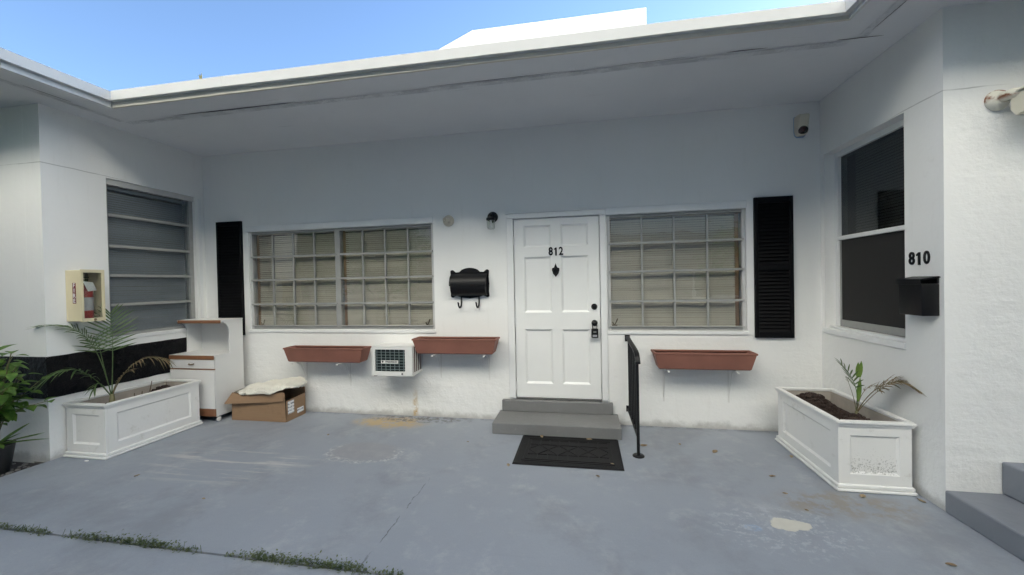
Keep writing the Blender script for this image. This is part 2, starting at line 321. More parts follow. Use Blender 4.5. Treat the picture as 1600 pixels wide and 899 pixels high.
# ------------------------------------------------------------------ object helpers
ORG = {}
def setp(o, label=None, cat=None, group=None, kind=None):
    if label: o['label'] = label
    if cat: o['category'] = cat
    if group: o['group'] = group
    if kind: o['kind'] = kind
    return o
def place(o, org, parent):
    ORG[o.name] = V(org); COL.objects.link(o)
    if parent is not None:
        o.parent = parent; o.location = V(org) - ORG[parent.name]
    else: o.location = V(org)
def thing(name, loc, label=None, cat=None, group=None, parent=None):
    o = bpy.data.objects.new(name, None); o.empty_display_size = .1
    place(o, loc, parent); return setp(o, label, cat, group)
class MB:
    def __init__(s): s.bm = bmesh.new()
    def box(s, x0, x1, y0, y1, z0, z1, bv=0, seg=1):
        r = bmesh.ops.create_cube(s.bm, size=1); vs_ = r['verts']
        for v in vs_: v.co = V(((x0 + x1) / 2 + v.co.x * (x1 - x0), (y0 + y1) / 2 + v.co.y * (y1 - y0), (z0 + z1) / 2 + v.co.z * (z1 - z0)))
        if bv:
            es = list({e for v in vs_ for e in v.link_edges})
            bmesh.ops.bevel(s.bm, geom=es, offset=bv, segments=seg, affect='EDGES', profile=.5)
        return s
    def faces(s, vs_, fs):
        b = [s.bm.verts.new(v) for v in vs_]
        for f in fs:
            try: s.bm.faces.new([b[i] for i in f])
            except ValueError: pass
        return s
    def prism(s, pts, ax, a, b):
        """closed outline pts (2-D) pushed along axis ax from a to b"""
        def mk(p, q): return {'x': (q, p[0], p[1]), 'y': (p[0], q, p[1]), 'z': (p[0], p[1], q)}[ax]
        n = len(pts)
        A = [s.bm.verts.new(mk(p, a)) for p in pts]; B = [s.bm.verts.new(mk(p, b)) for p in pts]
        s.bm.faces.new(A); s.bm.faces.new(B[::-1])
        for i in range(n): s.bm.faces.new((A[i], B[i], B[(i + 1) % n], A[(i + 1) % n]))
        return s
    def tube(s, path, rad, n=8, cap=True):
        path = [V(p) for p in path]; rings = []
        up0 = V((0, 0, 1))
        for i, p in enumerate(path):
            t = (path[min(i + 1, len(path) - 1)] - path[max(i - 1, 0)]).normalized()
            a = t.cross(up0)
            if a.length < .05: a = t.cross(V((1, 0, 0)))
            a.normalize(); b = t.cross(a)
            r = rad[i] if isinstance(rad, (list, tuple)) else rad
            rings.append([s.bm.verts.new(p + a * (r * math.cos(2 * math.pi * k / n)) + b * (r * math.sin(2 * math.pi * k / n))) for k in range(n)])
        for A, B in zip(rings, rings[1:]):
            for k in range(n): s.bm.faces.new((A[k], A[(k + 1) % n], B[(k + 1) % n], B[k]))
        if cap: s.bm.faces.new(rings[0][::-1]); s.bm.faces.new(rings[-1])
        return s
    def lathe(s, base, axis, prof, n=20):
        """prof: (distance along axis, radius)"""
        base = V(base); axis = V(axis).normalized()
        a = axis.cross(V((0, 0, 1)))
        if a.length < .05: a = V((1, 0, 0))
        a.normalize(); b = axis.cross(a); rings = []
        for d, r in prof:
            rings.append([s.bm.verts.new(base + axis * d + a * (max(r, 1e-4) * math.cos(2 * math.pi * k / n)) + b * (max(r, 1e-4) * math.sin(2 * math.pi * k / n))) for k in range(n)])
        for A, B in zip(rings, rings[1:]):
            for k in range(n): s.bm.faces.new((A[k], A[(k + 1) % n], B[(k + 1) % n], B[k]))
        s.bm.faces.new(rings[0][::-1]); s.bm.faces.new(rings[-1])
        return s
    def build(s, name, mat, parent=None, smooth=False, org=None, fix=True):
        if fix: bmesh.ops.recalc_face_normals(s.bm, faces=s.bm.faces)
        vs_ = s.bm.verts
        lo = V([min(v.co[i] for v in vs_) for i in range(3)]); hi = V([max(v.co[i] for v in vs_) for i in range(3)])
        if org is None: org = V(((lo.x + hi.x) / 2, (lo.y + hi.y) / 2, lo.z))
        for v in vs_: v.co -= V(org)
        me = bpy.data.meshes.new(name); s.bm.to_mesh(me); s.bm.free()
        if smooth:
            for p in me.polygons: p.use_smooth = True
            if smooth is not True: me.set_sharp_from_angle(angle=math.radians(smooth))
        me.materials.append(mat)
        o = bpy.data.objects.new(name, me); place(o, org, parent)
        return o
CACHE = {}
def piece(name, x0, x1, y0, y1, z0, z1, mat, parent, bv=0, rot=None):
    """small box part; alike pieces share one mesh"""
    key = (round(x1 - x0, 4), round(y1 - y0, 4), round(z1 - z0, 4), mat.name, bv, name)
    c = V(((x0 + x1) / 2, (y0 + y1) / 2, (z0 + z1) / 2))
    if key not in CACHE:
        b = MB().box(x0 - c.x, x1 - c.x, y0 - c.y, y1 - c.y, z0 - c.z, z1 - c.z, bv)
        me = bpy.data.meshes.new(name); b.bm.to_mesh(me); b.bm.free(); me.materials.append(mat); CACHE[key] = me
    o = bpy.data.objects.new(name, CACHE[key]); place(o, c, parent)
    if rot: o.rotation_euler = rot
    return o
def text(name, s, size, mat, parent, org, face='-y', depth=.006, bold=.0, aspect=1):
    cu = bpy.data.curves.new(name, 'FONT'); cu.body = s; cu.size = size; cu.extrude = depth / 2; cu.offset = bold; cu.align_x = 'CENTER'; cu.align_y = 'CENTER'; cu.resolution_u = 4
    tmp = bpy.data.objects.new('tmp', cu); COL.objects.link(tmp)
    dg = bpy.context.evaluated_depsgraph_get(); me = bpy.data.meshes.new_from_object(tmp.evaluated_get(dg))
    bpy.data.objects.remove(tmp)
    for v in me.vertices:
        x, y, z = v.co.x * aspect, v.co.y, v.co.z
        v.co = {'-y': (x, -z, y), '-x': (-z, -x, y), '+x': (z, x, y)}[face]
    me.materials.clear(); me.materials.append(mat)
    o = bpy.data.objects.new(name, me); place(o, org, parent); return o
ONE = [(-.008, -.045), (-.008, .026), (-.02, .019), (-.024, .028), (-.004, .045), (.010, .045), (.010, -.045)]
def numeral_one(parent, o, face='-y'):
    mb = MB()
    if face == '-y': mb.prism([(o[0] + a, o[2] + b) for a, b in ONE], 'y', o[1] - .003, o[1] + .003)
    else: mb.prism([(o[1] - a, o[2] + b) for a, b in ONE], 'x', o[0] - .003, o[0] + .003)
    return mb.build('numeral', M['black'], parent)
def wall_panel(mb, ax, c, t, a0, a1, z0, z1, holes):
    """wall with openings; face at coordinate c of axis ax, thickness t (signed, away from the viewer)"""
    As = sorted({a0, a1, *[h[0] for h in holes], *[h[1] for h in holes]}); Zs = sorted({z0, z1, *[h[2] for h in holes], *[h[3] for h in holes]})
    As = [q for q in As if a0 <= q <= a1]; Zs = [q for q in Zs if z0 <= q <= z1]
    def solid(i, j):
        if i < 0 or j < 0 or i >= len(As) - 1 or j >= len(Zs) - 1: return False
        ca, cz = (As[i] + As[i + 1]) / 2, (Zs[j] + Zs[j + 1]) / 2
        return not any(h[0] < ca < h[1] and h[2] < cz < h[3] for h in holes)
    cache = {}
    def vt(a, z, k):
        key = (a, z, k)
        if key not in cache:
            d = c + t * k; cache[key] = mb.bm.verts.new((d, a, z) if ax == 'x' else (a, d, z))
        return cache[key]
    for i in range(len(As) - 1):
        for j in range(len(Zs) - 1):
            if not solid(i, j): continue
            A0, A1, Z0, Z1 = As[i], As[i + 1], Zs[j], Zs[j + 1]
            for k in (0, 1): mb.bm.faces.new((vt(A0, Z0, k), vt(A1, Z0, k), vt(A1, Z1, k), vt(A0, Z1, k)))
            if not solid(i - 1, j): mb.bm.faces.new((vt(A0, Z0, 0), vt(A0, Z1, 0), vt(A0, Z1, 1), vt(A0, Z0, 1)))
            if not solid(i + 1, j): mb.bm.faces.new((vt(A1, Z0, 0), vt(A1, Z1, 0), vt(A1, Z1, 1), vt(A1, Z0, 1)))
            if not solid(i, j - 1): mb.bm.faces.new((vt(A0, Z0, 0), vt(A1, Z0, 0), vt(A1, Z0, 1), vt(A0, Z0, 1)))
            if not solid(i, j + 1): mb.bm.faces.new((vt(A0, Z1, 0), vt(A1, Z1, 0), vt(A1, Z1, 1), vt(A0, Z1, 1)))
    return mb

XL, XR, YL, YR, ZS = -4.494, 2.786, -1.600, -1.368, 3.325
# ------------------------------------------------------------------ ground and floor
g = MB().faces([(-300, -300, -.1), (300, -300, -.1), (300, 300, -.1), (-300, 300, -.1)], [(0, 1, 2, 3)]).build('ground', M['ground']); setp(g, kind='structure')
f = MB(); f.box(-4.5, 4.6, -2.462, .15, -.095, 0).build('patio_floor', M['floor']).__setitem__('kind', 'structure')
f = MB(); f.box(-4.5, 4.6, -9.9, -2.474, -.095, -.003).build('walkway', M['floor']).__setitem__('kind', 'structure')
MB().box(-4.5, 4.6, -2.474, -2.462, -.09, -.012).build('joint_filler', M['joint']).__setitem__('kind', 'structure')
MB().box(-9, -4.5, -9.9, YL, -.095, -.035).build('mulch_bed', M['gravel_soil']).__setitem__('kind', 'structure')
pb = MB()
for i in range(420):
    x = random.uniform(-5.6, -4.52); y = random.uniform(-2.6, YL - .03); r = random.uniform(.010, .026)
    m4 = Matrix.Translation((x, y, -.034 + r * .3)) @ Matrix.Rotation(random.random() * 6, 4, 'Z') @ Matrix.Diagonal((r, r * random.uniform(.6, 1), r * .6, 1))
    bmesh.ops.create_icosphere(pb.bm, subdivisions=1, radius=1, matrix=m4)
setp(pb.build('pebbles', M['pebble']), 'small grey pebbles scattered on the dark mulch bed', 'pebbles', kind='stuff')

# ------------------------------------------------------------------ the building
B = thing('apartment_building', (0, 0, 0), 'single-storey white stucco apartment building round a recessed porch', 'building')
DOOR = (-.342, .627, .255, 2.31)
WL = (-3.829, -1.300, 1.027, 2.300); WR = (.701, 2.100, 1.019, 2.297)
LW = (-1.090, -.121, 1.075, 2.770); RW = (-1.044, -.064, 1.051, 2.777)
wall_panel(MB(), 'y', 0, .2, XL, XR, -.02, ZS + .02, [DOOR, WL, WR]).build('wall', M['wall'], B)
wall_panel(MB(), 'x', XL, -.2, YL, -.0005, -.02, ZS + .02, [LW]).build('wall', M['wall'], B)
wall_panel(MB(), 'x', XR, .2, YR, -.0005, -.02, ZS + .02, [RW]).build('wall', M['wall'], B)
MB().box(-11, XL - .2005, YL, YL + .2, -.095, ZS + .02).build('wall', M['wall'], B)
MB().box(XR + .2005, 9, YR, YR + .2, -.095, ZS + .02).build('wall', M['wall'], B)
MB().box(-11, 9, 5, 5.2, -.09, ZS + .02).build('wall', M['wall'], B)
MB().box(-11.2, -11, YL, 5.2, -.09, ZS + .02).build('wall', M['wall'], B)
MB().box(9, 9.2, YR, 5.2, -.09, ZS + .02).build('wall', M['wall'], B)
# dividing walls inside, so that no window looks through to another
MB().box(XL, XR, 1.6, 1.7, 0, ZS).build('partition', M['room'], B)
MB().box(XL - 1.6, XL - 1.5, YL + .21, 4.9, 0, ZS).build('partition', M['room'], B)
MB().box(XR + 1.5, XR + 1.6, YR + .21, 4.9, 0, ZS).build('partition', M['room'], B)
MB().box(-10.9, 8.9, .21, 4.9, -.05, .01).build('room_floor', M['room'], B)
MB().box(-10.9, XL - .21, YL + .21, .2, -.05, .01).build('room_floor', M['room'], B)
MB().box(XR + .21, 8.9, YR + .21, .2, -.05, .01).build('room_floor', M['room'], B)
# black stone band on the left wing
bb = MB()
def rough_strip(mb, ax, c, out, a0, a1, z0, z1, na, nz, amp):
    grid = []
    for i in range(na + 1):
        row = []
        for j in range(nz + 1):
            a = a0 + (a1 - a0) * i / na; z = z0 + (z1 - z0) * j / nz
            d = .012 + amp * mnoise.noise(V((a * 9, z * 9, c))) + amp * .6 * mnoise.noise(V((a * 25, z * 25, c)))
            if j in (0, nz): z += .006 * mnoise.noise(V((a * 7, j, 2)))
            row.append(mb.bm.verts.new((c + out * d, a, z) if ax == 'x' else (a, c + out * d, z)))
        grid.append(row)
    for i in range(na):
        for j in range(nz): mb.bm.faces.new((grid[i][j], grid[i + 1][j], grid[i + 1][j + 1], grid[i][j + 1]))
    for row, k in ((0, 0), (nz, 0)):
        pv = None
        for i in range(na + 1):
            v = grid[i][row]; q = v.co.copy()
            if ax == 'x': q.x = c - out * .01
            else: q.y = c - out * .01
            n = mb.bm.verts.new(q)
            if pv: mb.bm.faces.new((pv[0], v, n, pv[1]))
            pv = (v, n)
rough_strip(bb, 'x', XL, 1, YL - .012, -.001, .582, .972, 90, 22, .006)
bb.build('stone_band', M['band'], B, smooth=True)
bb = MB(); rough_strip(bb, 'y', YL, -1, -7, XL + .012, .582, .972, 110, 22, .006); bb.build('stone_band', M['band'], B, smooth=True)

# roof: slab, soffit, fascia
R_ = thing('roof', (0, 0, ZS), parent=B)
OUT = [(-11.5, -2.095), (-3.975, -2.095), (-3.975, -1.369), (2.254, -1.369), (2.254, -1.868), (9.5, -1.868)]
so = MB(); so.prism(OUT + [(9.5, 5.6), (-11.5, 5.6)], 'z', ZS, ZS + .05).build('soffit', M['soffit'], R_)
up = [(-11.5, -2.12), (-3.94, -2.12), (-3.94, -1.40), (2.22, -1.40), (2.22, -1.9), (9.5, -1.9)]
MB().prism(up + [(9.6, 5.7), (-11.6, 5.7)], 'z', ZS + .052, ZS + .085).build('roof_deck', M['fascia'], R_)
def run(name, p, q, z0, z1, th, mat, n, zq=None):
    """board along p->q hanging outside the line (to its right-hand side), slightly wavy"""
    p, q = V((*p, 0)), V((*q, 0)); d = (q - p).normalized(); nrm = V((d.y, -d.x, 0))
    mb = MB(); zq = zq or (z0, z1); rings = []
    k = max(2, int((q - p).length / .3))
    for i in range(k + 1):
        t = i / k; c = p + (q - p) * t; wz = .004 * mnoise.noise(V((c.x * 1.3, c.y * 1.3, z0 * 3))); a = z0 + (zq[0] - z0) * t + wz; b = z1 + (zq[1] - z1) * t + wz
        rings.append([mb.bm.verts.new(c + nrm * n0 + V((0, 0, zz))) for n0, zz in ((n[0], a), (n[1], a), (n[1], b), (n[0], b))])
    for A, C_ in zip(rings, rings[1:]):
        for m_ in range(4): mb.bm.faces.new((A[m_], A[(m_ + 1) % 4], C_[(m_ + 1) % 4], C_[m_]))
    mb.bm.faces.new(rings[0]); mb.bm.faces.new(rings[-1][::-1])
    return mb.build(name, mat, R_)
# lower fascia boards (butted), then the proud drip edge above
run('fascia_board', (-11.5, -2.095), (-3.977, -2.095), ZS - .006, ZS + .05, .03, M['fascia_low'], (.001, .022))
run('fascia_board', (-3.975, -2.117), (-3.975, -1.393), ZS - .006, ZS + .05, .03, M['fascia'], (-.0, .022))
run('fascia_board', (-3.952, -1.369), (-1.2, -1.369), ZS - .006, ZS + .05, .03, M['fascia_low'], (.001, .022))
run('fascia_board', (-1.197, -1.369), (2.252, -1.369), ZS - .006, ZS + .05, .03, M['fascia_low'], (.001, .022), (ZS - .012, ZS + .03))
run('fascia_board', (2.254, -1.371), (2.254, -1.89), ZS - .012, ZS + .03, .03, M['fascia'], (.001, .022))
run('fascia_board', (2.252, -1.868), (9.5, -1.868), ZS - .012, ZS + .03, .03, M['fascia_low'], (.001, .022))
run('drip_edge', (-11.6, -2.12), (-3.932, -2.12), 3.368, 3.455, .02, M['fascia'], (-.03, .03))
run('drip_edge', (-3.94, -2.148), (-3.94, -1.432), 3.368, 3.455, .02, M['fascia'], (-.03, .03))
run('drip_edge', (-3.909, -1.40), (-2.68, -1.40), 3.370, 3.458, .02, M['fascia'], (-.03, .03), (3.366, 3.456))
run('drip_edge', (-2.678, -1.40), (2.19, -1.40), 3.366, 3.456, .02, M['fascia'], (-.03, .03), (3.338, 3.418))
run('drip_edge', (2.22, -1.372), (2.22, -1.928), 3.338, 3.418, .02, M['fascia'], (-.03, .03))
run('drip_edge', (2.191, -1.93), (9.6, -1.93), 3.338, 3.418, .02, M['fascia'], (-.03, .0))
# seam strips under the soffit: joint between the soffit boards
def seam(x0, x1, y0, y1, dz=.004):
    mb = MB(); alongx = (x1 - x0) > (y1 - y0); L = (x1 - x0) if alongx else (y1 - y0); n = int(L / .06)
    top, bot = [], []
    for i in range(n + 1):
        a = i / n
        for side, lst in ((0, top), (1, bot)):
            j = .012 * mnoise.noise(V((a * L * 4, side * 5, x0)))
            if alongx: p = (x0 + L * a, (y1 if side else y0) + j, ZS - dz)
            else: p = ((x1 if side else x0) + j, y0 + L * a, ZS - dz)
            lst.append(mb.bm.verts.new(p))
    for i in range(n): mb.bm.faces.new((top[i], top[i + 1], bot[i + 1], bot[i]))
    return mb.build('seam_strip', M['seam'], R_)
seam(-4.2, 2.42, -1.10, -1.03); seam(2.43, 2.50, -1.9, -1.13); seam(-4.25, -4.19, -2.0, -1.12)
def gap(p, q, wd=.006):
    d = (V(q) - V(p)); nrm = V((-d.y, d.x, 0)).normalized() * wd; n = 12; mb = MB(); a = []
    for i in range(n + 1):
        t = i / n; wv = math.sin(math.pi * t) ** .5; c = V(p) + d * t + V((0, .004 * mnoise.noise(V((t * 5, p[0], 0))), 0))
        a.append((mb.bm.verts.new(c + nrm * wv + V((0, 0, ZS - .0065))), mb.bm.verts.new(c - nrm * (wv + .02) * .6 + V((0, 0, ZS - .0065)))))
    for i in range(n): mb.bm.faces.new((a[i][0], a[i + 1][0], a[i + 1][1], a[i][1]))
    mb.build('open_joint', M['joint'], R_)
gap((-3.6, -1.125, 0), (-2.2, -1.118, 0), .007); gap((-.9, -1.122, 0), (.35, -1.118, 0), .003); gap((1.55, -1.13, 0), (1.85, -1.128, 0), .006); gap((2.3, -1.125, 0), (2.62, -1.12, 0), .006)
gap((-4.17, -1.9, 0), (-4.16, -1.55, 0), .005); gap((2.49, -1.55, 0), (2.485, -1.2, 0), .003); gap((.7, -1.12, 0), (1.3, -1.125, 0), .0025)

# ------------------------------------------------------------------ door
D = thing('door', (.142, 0, .27), parent=B)
DX0, DX1, DZ0, DZ1 = -.332, .617, .270, 2.298
cols = [(DX0 + .11, DX0 + .42), (DX1 - .42, DX1 - .115)]; rows = [(.156, .773), (.965, 1.596), (1.706, 1.952)]
holes = [(a, b_, DZ0 + r0, DZ0 + r1) for a, b_ in cols for r0, r1 in rows]
wall_panel(MB(), 'y', .012, .03, DX0, DX1, DZ0, DZ1, holes).build('slab', M['door'], D)
MB().box(DX0 + .002, DX1 - .002, .0425, .055, DZ0 + .002, DZ1 - .002).build('slab', M['door'], D)
for a, b_, c, d in holes:
    mb = MB(); e = .022                 # sunk field with a sloping sticking round it
    mb.faces([(a, .0155, c), (b_, .0155, c), (b_, .0155, d), (a, .0155, d), (a + e, .030, c + e), (b_ - e, .030, c + e), (b_ - e, .030, d - e), (a + e, .030, d - e)],
             [(0, 1, 5, 4), (1, 2, 6, 5), (2, 3, 7, 6), (3, 0, 4, 7), (4, 5, 6, 7)])
    mb.build('panel', M['door'], D)
for z in (2.056, 1.13, .40):
    mb = MB(); mb.tube([(DX0 - .004, .006, z - .05), (DX0 - .004, .006, z + .05)], .008, 8); mb.box(DX0 - .028, DX0 + .022, .0085, .0115, z - .045, z + .045); mb.build('hinge', M['trim'], D)
text('numeral', '8', .125, M['black'], D, (.085, .008, 1.918), bold=.003, aspect=.8); numeral_one(D, (.143, .008, 1.918)); text('numeral', '2', .125, M['black'], D, (.2, .008, 1.918), bold=.003, aspect=.8)
kn = MB(); kx, kz = .137, 1.71
kn.prism([(kx + q[0], kz + q[1]) for q in [(0, -.078), (.012, -.06), (.03, -.04), (.042, .0), (.040, .022), (.018, .03), (.010, .05), (0, .078), (-.010, .05), (-.018, .03), (-.040, .022), (-.042, .0), (-.03, -.04), (-.012, -.06)]], 'y', .003, .0125)
kn.tube([(kx - .034, -.004, kz + .01), (kx - .026, -.012, kz - .025), (kx, -.018, kz - .05), (kx + .026, -.012, kz - .025), (kx + .034, -.004, kz + .01)], .006, 8)
kn.lathe((kx, .004, kz + .012), (0, -1, 0), [(0, .014), (.012, .012), (.018, .006)], 10)
kn.build('knocker', M['black'], D, smooth=40)
MB().lathe((.554, .0115, 1.296), (0, -1, 0), [(0, .034), (.008, .034), (.014, .028), (.022, .022), (.026, .0)], 20).build('deadbolt', M['black'], D, smooth=40)
MB().lathe((.554, .0115, 1.116), (0, -1, 0), [(0, .034), (.008, .033), (.014, .013), (.035, .013), (.045, .027), (.06, .03), (.07, .022), (.075, .0)], 20).build('knob', M['black'], D, smooth=40)
fr = thing('door_frame', (.14, 0, .26), parent=B)
piece('jamb', -.414, -.338, -.018, .1, .262, 2.304, M['trim'], fr, .004); piece('jamb', .623, .691, -.018, .1, .262, 2.304, M['trim'], fr, .004)
piece('head', -.414, .691, -.0185, .1, 2.3045, 2.36, M['trim'], fr, .004)
piece('drip_cap', -.424, .699, -.032, .0, 2.3605, 2.372, M['trim'], fr, .002)
piece('sill', -.336, .621, .0, .19, .245, .266, M['step'], fr)
MB().box(-.345, .63, .06, .19, .266, 2.31).build('stop', M['trim'], fr)

lb = thing('lock_box', (.554, -.05, .955), 'small black key lock box hanging from the front door knob', 'lock box')
MB().box(.517, .591, -.052, -.012, .957, 1.058, .008, 2).build('case', M['black'], lb, smooth=40)
MB().tube([(.535, -.032, 1.05), (.530, -.032, 1.09), (.538, -.032, 1.135), (.554, -.032, 1.150), (.570, -.032, 1.135), (.578, -.032, 1.09), (.573, -.032, 1.05)], .005, 8).build('shackle', M['black'], lb, smooth=True)
for i in range(4): piece('dial', .530 + i * .0125, .540 + i * .0125, -.0555, -.0515, .970, .992, M['bottle_grey'], lb)
piece('cover_plate', .538, .570, -.0545, -.0515, 1.018, 1.028, M['alu'], lb)

# ------------------------------------------------------------------ windows of the porch wall
def awning_window(x0, x1, z0, z1, units, mull, rails, ppu, name='window'):
    W_ = thing(name, ((x0 + x1) / 2, 0, z0), parent=B)
    yf = .035
    # lintel strip and sill of painted render
    piece('lintel', x0 - .022, x1 + .004, -.012, .0, z1 + .002, z1 + .078, M['trim'], W_, .004)
    piece('sill', x0 - .01, x1 + .01, -.012, .028, z0 - .028, z0 + .012, M['trim'], W_, .004)
    t = .034
    piece('frame', x0 + .003, x0 + t, yf - .012, yf + .05, z0 + .013, z1 - .003, M['alu_white'], W_); piece('frame', x1 - t, x1 - .003, yf - .012, yf + .05, z0 + .013, z1 - .003, M['alu_white'], W_)
    piece('frame', x0 + t + .001, x1 - t - .001, yf - .010, yf + .05, z1 - .03, z1 - .003, M['alu'], W_); piece('frame', x0 + t + .001, x1 - t - .001, yf - .010, yf + .05, z0 + .013, z0 + .05, M['alu'], W_)
    edges = [x0 + t] + ([mull] if units == 2 else []) + [x1 - t]
    if units == 2: piece('mullion', mull - .034, mull + .034, yf - .02, yf + .05, z0 + .0505, z1 - .0305, M['alu'], W_)
    zz = [z0 + .05] + rails + [z1 - .03]
    for u in range(units):
        a = edges[u] + (.036 if (units == 2 and u == 1) else .003); b_ = edges[u + 1] - (.036 if (units == 2 and u == 0) else .003)
        for r in range(4):
            lo, hi = zz[r], zz[r + 1]
            tilt = math.radians(random.uniform(.2, 1.6)); lean = random.uniform(.0, .004)
            piece('sash_rail', a - .02, b_ + .02, yf - .026 - lean, yf - .002 - lean, lo - .011 if r else lo, lo + .013, M['alu'], W_, .003)
            wpp = (b_ - a) / ppu
            for k in range(ppu):
                if k: piece('muntin', a + k * wpp - .009, a + k * wpp + .009, yf - .012, yf + .012, lo + .0135, hi - .0115, M['alu'], W_)
                piece('pane', a + k * wpp + .0095, a + (k + 1) * wpp - .0095, yf - .002, yf + .002, lo + .016, hi - .014, M['glass'], W_, rot=(-tilt, 0, random.uniform(-.004, .004)))
    return W_
awning_window(*WL, 2, -2.565, [1.362, 1.674, 1.973], 4)
awning_window(*WR, 1, 0, [1.349, 1.672, 1.981], 4)
# crank handles in the corners, wooden inner jambs
def blind(x0, x1, z0, z1, y, mat, label, ax='y', pitch=.025, tilt=60, wd=.026, sgn=1):
    """venetian blind: slats joined (too fine to pick apart), head and bottom rail"""
    c = ((x0 + x1) / 2, y, z0) if ax == 'y' else (y, (x0 + x1) / 2, z0)
    T = thing('window_blind', c, label, 'blind', 'venetian blinds behind the windows')
    mb = MB(); n = int((z1 - z0 - .05) / pitch); sgs = 14
    for i in range(n):
        z = z0 + .03 + i * pitch; ta = math.radians(tilt + random.uniform(-7, 7)); bow = random.uniform(-.0015, .0015)
        dy, dz = math.cos(ta) * wd / 2, math.sin(ta) * wd / 2
        A, C_ = [], []
        for k in range(sgs + 1):
            a = x0 + (x1 - x0) * k / sgs; wz = bow * math.sin(math.pi * k / sgs) + .0008 * mnoise.noise(V((a * 3, z * 30, 1)))
            for lst, s in ((A, -1), (C_, 1)):
                yy = y + s * dy * sgn; z_ = z + s * dz + wz
                lst.append(mb.bm.verts.new((a, yy, z_) if ax == 'y' else (yy, a, z_)))
        for k in range(sgs): mb.bm.faces.new((A[k], A[k + 1], C_[k + 1], C_[k]))
    o = mb.build('slats', mat, T); o['kind'] = 'stuff'
    bx = (lambda nm, a, b_, h0, h1, zl, zh: piece(nm, a, b_, y + h0, y + h1, zl, zh, mat, T) if ax == 'y' else piece(nm, y + h0, y + h1, a, b_, zl, zh, mat, T))
    bx('head_rail', x0, x1, -.018, .018, z1 - .03, z1); bx('bottom_rail', x0, x1, -.012, .012, z0 - .005, z0 + .014)
    for q in (.18, .5, .82): bx('ladder_cord', x0 + (x1 - x0) * q - .001, x0 + (x1 - x0) * q + .001, -.0165, -.0145, z0 + .015, z1 - .031)
    return T
blind(WL[0] + .088, -2.572, WL[2] + .03, WL[3] - .01, .083, M['blind'], 'beige venetian blind in the left half of the wide porch window')
blind(-2.49, WL[1] - .03, WL[2] + .03, WL[3] - .01, .083, M['blind'], 'beige venetian blind in the right half of the wide porch window')
blind(WR[0] + .03, WR[1] - .085, WR[2] + .03, WR[3] - .01, .083, M['blind'], 'beige venetian blind in the window between the front door and black shutter')
for x in (WL[0] + .046, -2.528, WR[1] - .078): piece('inner_jamb', x, x + .034, .087, .15, 1.04, 2.29, M['wood'], B)
# something standing on the sill inside each corner of the windows (crank operators)
for x in (WL[0] + .13, WL[1] - .12, WR[0] + .07):
    mb = MB(); mb.tube([(x, .06, 1.085), (x + .02, .058, 1.12), (x + .035, .052, 1.16)], .006, 6); mb.tube([(x, .06, 1.085), (x - .02, .058, 1.12)], .007, 6); mb.box(x - .025, x + .03, .045, .07, 1.077, 1.09); mb.build('crank', M['bark'], B)

# left wing window: five wide awning lights
W3 = thing('window', (XL, -.6, 1.075), parent=B)
y0, y1, z0, z1 = LW; xf = XL - .07
piece('sill', XL - .06, XL + .012, y0 - .005, y1 + .03, z0 - .03, z0 + .012, M['trim'], W3, .004)
piece('lintel', XL - .0695, XL - .02, y0 + .001, y1 - .001, z1 - .06, z1 - .001, M['alu_white'], W3)
piece('frame', xf - .02, xf + .03, y1 - .05, y1 - .002, z0 + .013, z1 - .061, M['alu'], W3); piece('frame', xf - .02, xf + .03, y0 + .002, y0 + .035, z0 + .013, z1 - .061, M['alu'], W3)
zz = [z0 + .02, 1.418, 1.735, 2.053, 2.385, z1 - .062]
for r in range(5):
    lo, hi = zz[r], zz[r + 1]
    piece('sash_rail', xf + .006, xf + .034, y0 + .036, y1 - .051, lo - .008, lo + .022, M['alu'], W3, .003)
    piece('pane', xf - .002, xf + .002, y0 + .037, y1 - .052, lo + .023, hi - .009, M['glass_hazy'], W3, rot=(0, math.radians(1.0 + .4 * r), 0))
blind(y0 + .02, y1 - .06, z0 + .03, z1 - .07, xf - .035, M['blind_grey'], 'grey venetian blind behind the five-light window of the left wing', ax='x', sgn=-1)
piece('render_strip', XL - .001, XL + .01, -.085, -.045, z0, z1 - .02, M['trim'], W3, .003)

# right wing window: dark single-hung sash
W4 = thing('window', (XR, -.55, 1.051), parent=B)
y0, y1, z0, z1 = RW; xf = XR + .10
piece('sill', XR - .012, XR + .085, y0 - .006, y1 + .02, z0 - .03, z0 + .022, M['trim'], W4, .005)
piece('sill', XR + .03, XR + .09, y0 + .001, y1 - .001, z0 + .0225, z0 + .045, M['trim'], W4, .003)
piece('frame', xf - .01, xf + .05, y1 - .05, y1 - .001, z0 + .046, z1 - .001, M['trim'], W4); piece('frame', xf - .01, xf + .05, y0 + .001, y0 + .05, z0 + .046, z1 - .001, M['trim'], W4)
piece('frame', xf - .01, xf + .05, y0 + .051, y1 - .051, z1 - .05, z1 - .001, M['trim'], W4)
piece('meeting_rail', xf - .02, xf + .03, y0 + .051, y1 - .051, 1.925, 1.962, M['trim'], W4, .004)
piece('sash_stile', xf + .0, xf + .028, y1 - .075, y1 - .051, z0 + .11, 1.924, M['alu'], W4); piece('sash_rail', xf + .0, xf + .03, y0 + .051, y1 - .051, z0 + .046, z0 + .109, M['alu'], W4)
piece('pane', xf + .018, xf + .022, y0 + .051, y1 - .051, 1.963, z1 - .051, M['glass_dark'], W4)
piece('pane', xf + .010, xf + .014, y0 + .051, y1 - .076, z0 + .11, 1.924, M['glass_dark'], W4)
piece('insect_screen', xf + .002, xf + .004, y0 + .051, y1 - .076, z0 + .11, 1.924, M['screen'], W4)
blind(y0 + .05, y1 - .16, 1.97, z1 - .03, xf + .075, M['blind_dark'], 'dark venetian blind in the upper sash of the right wing window', ax='x')

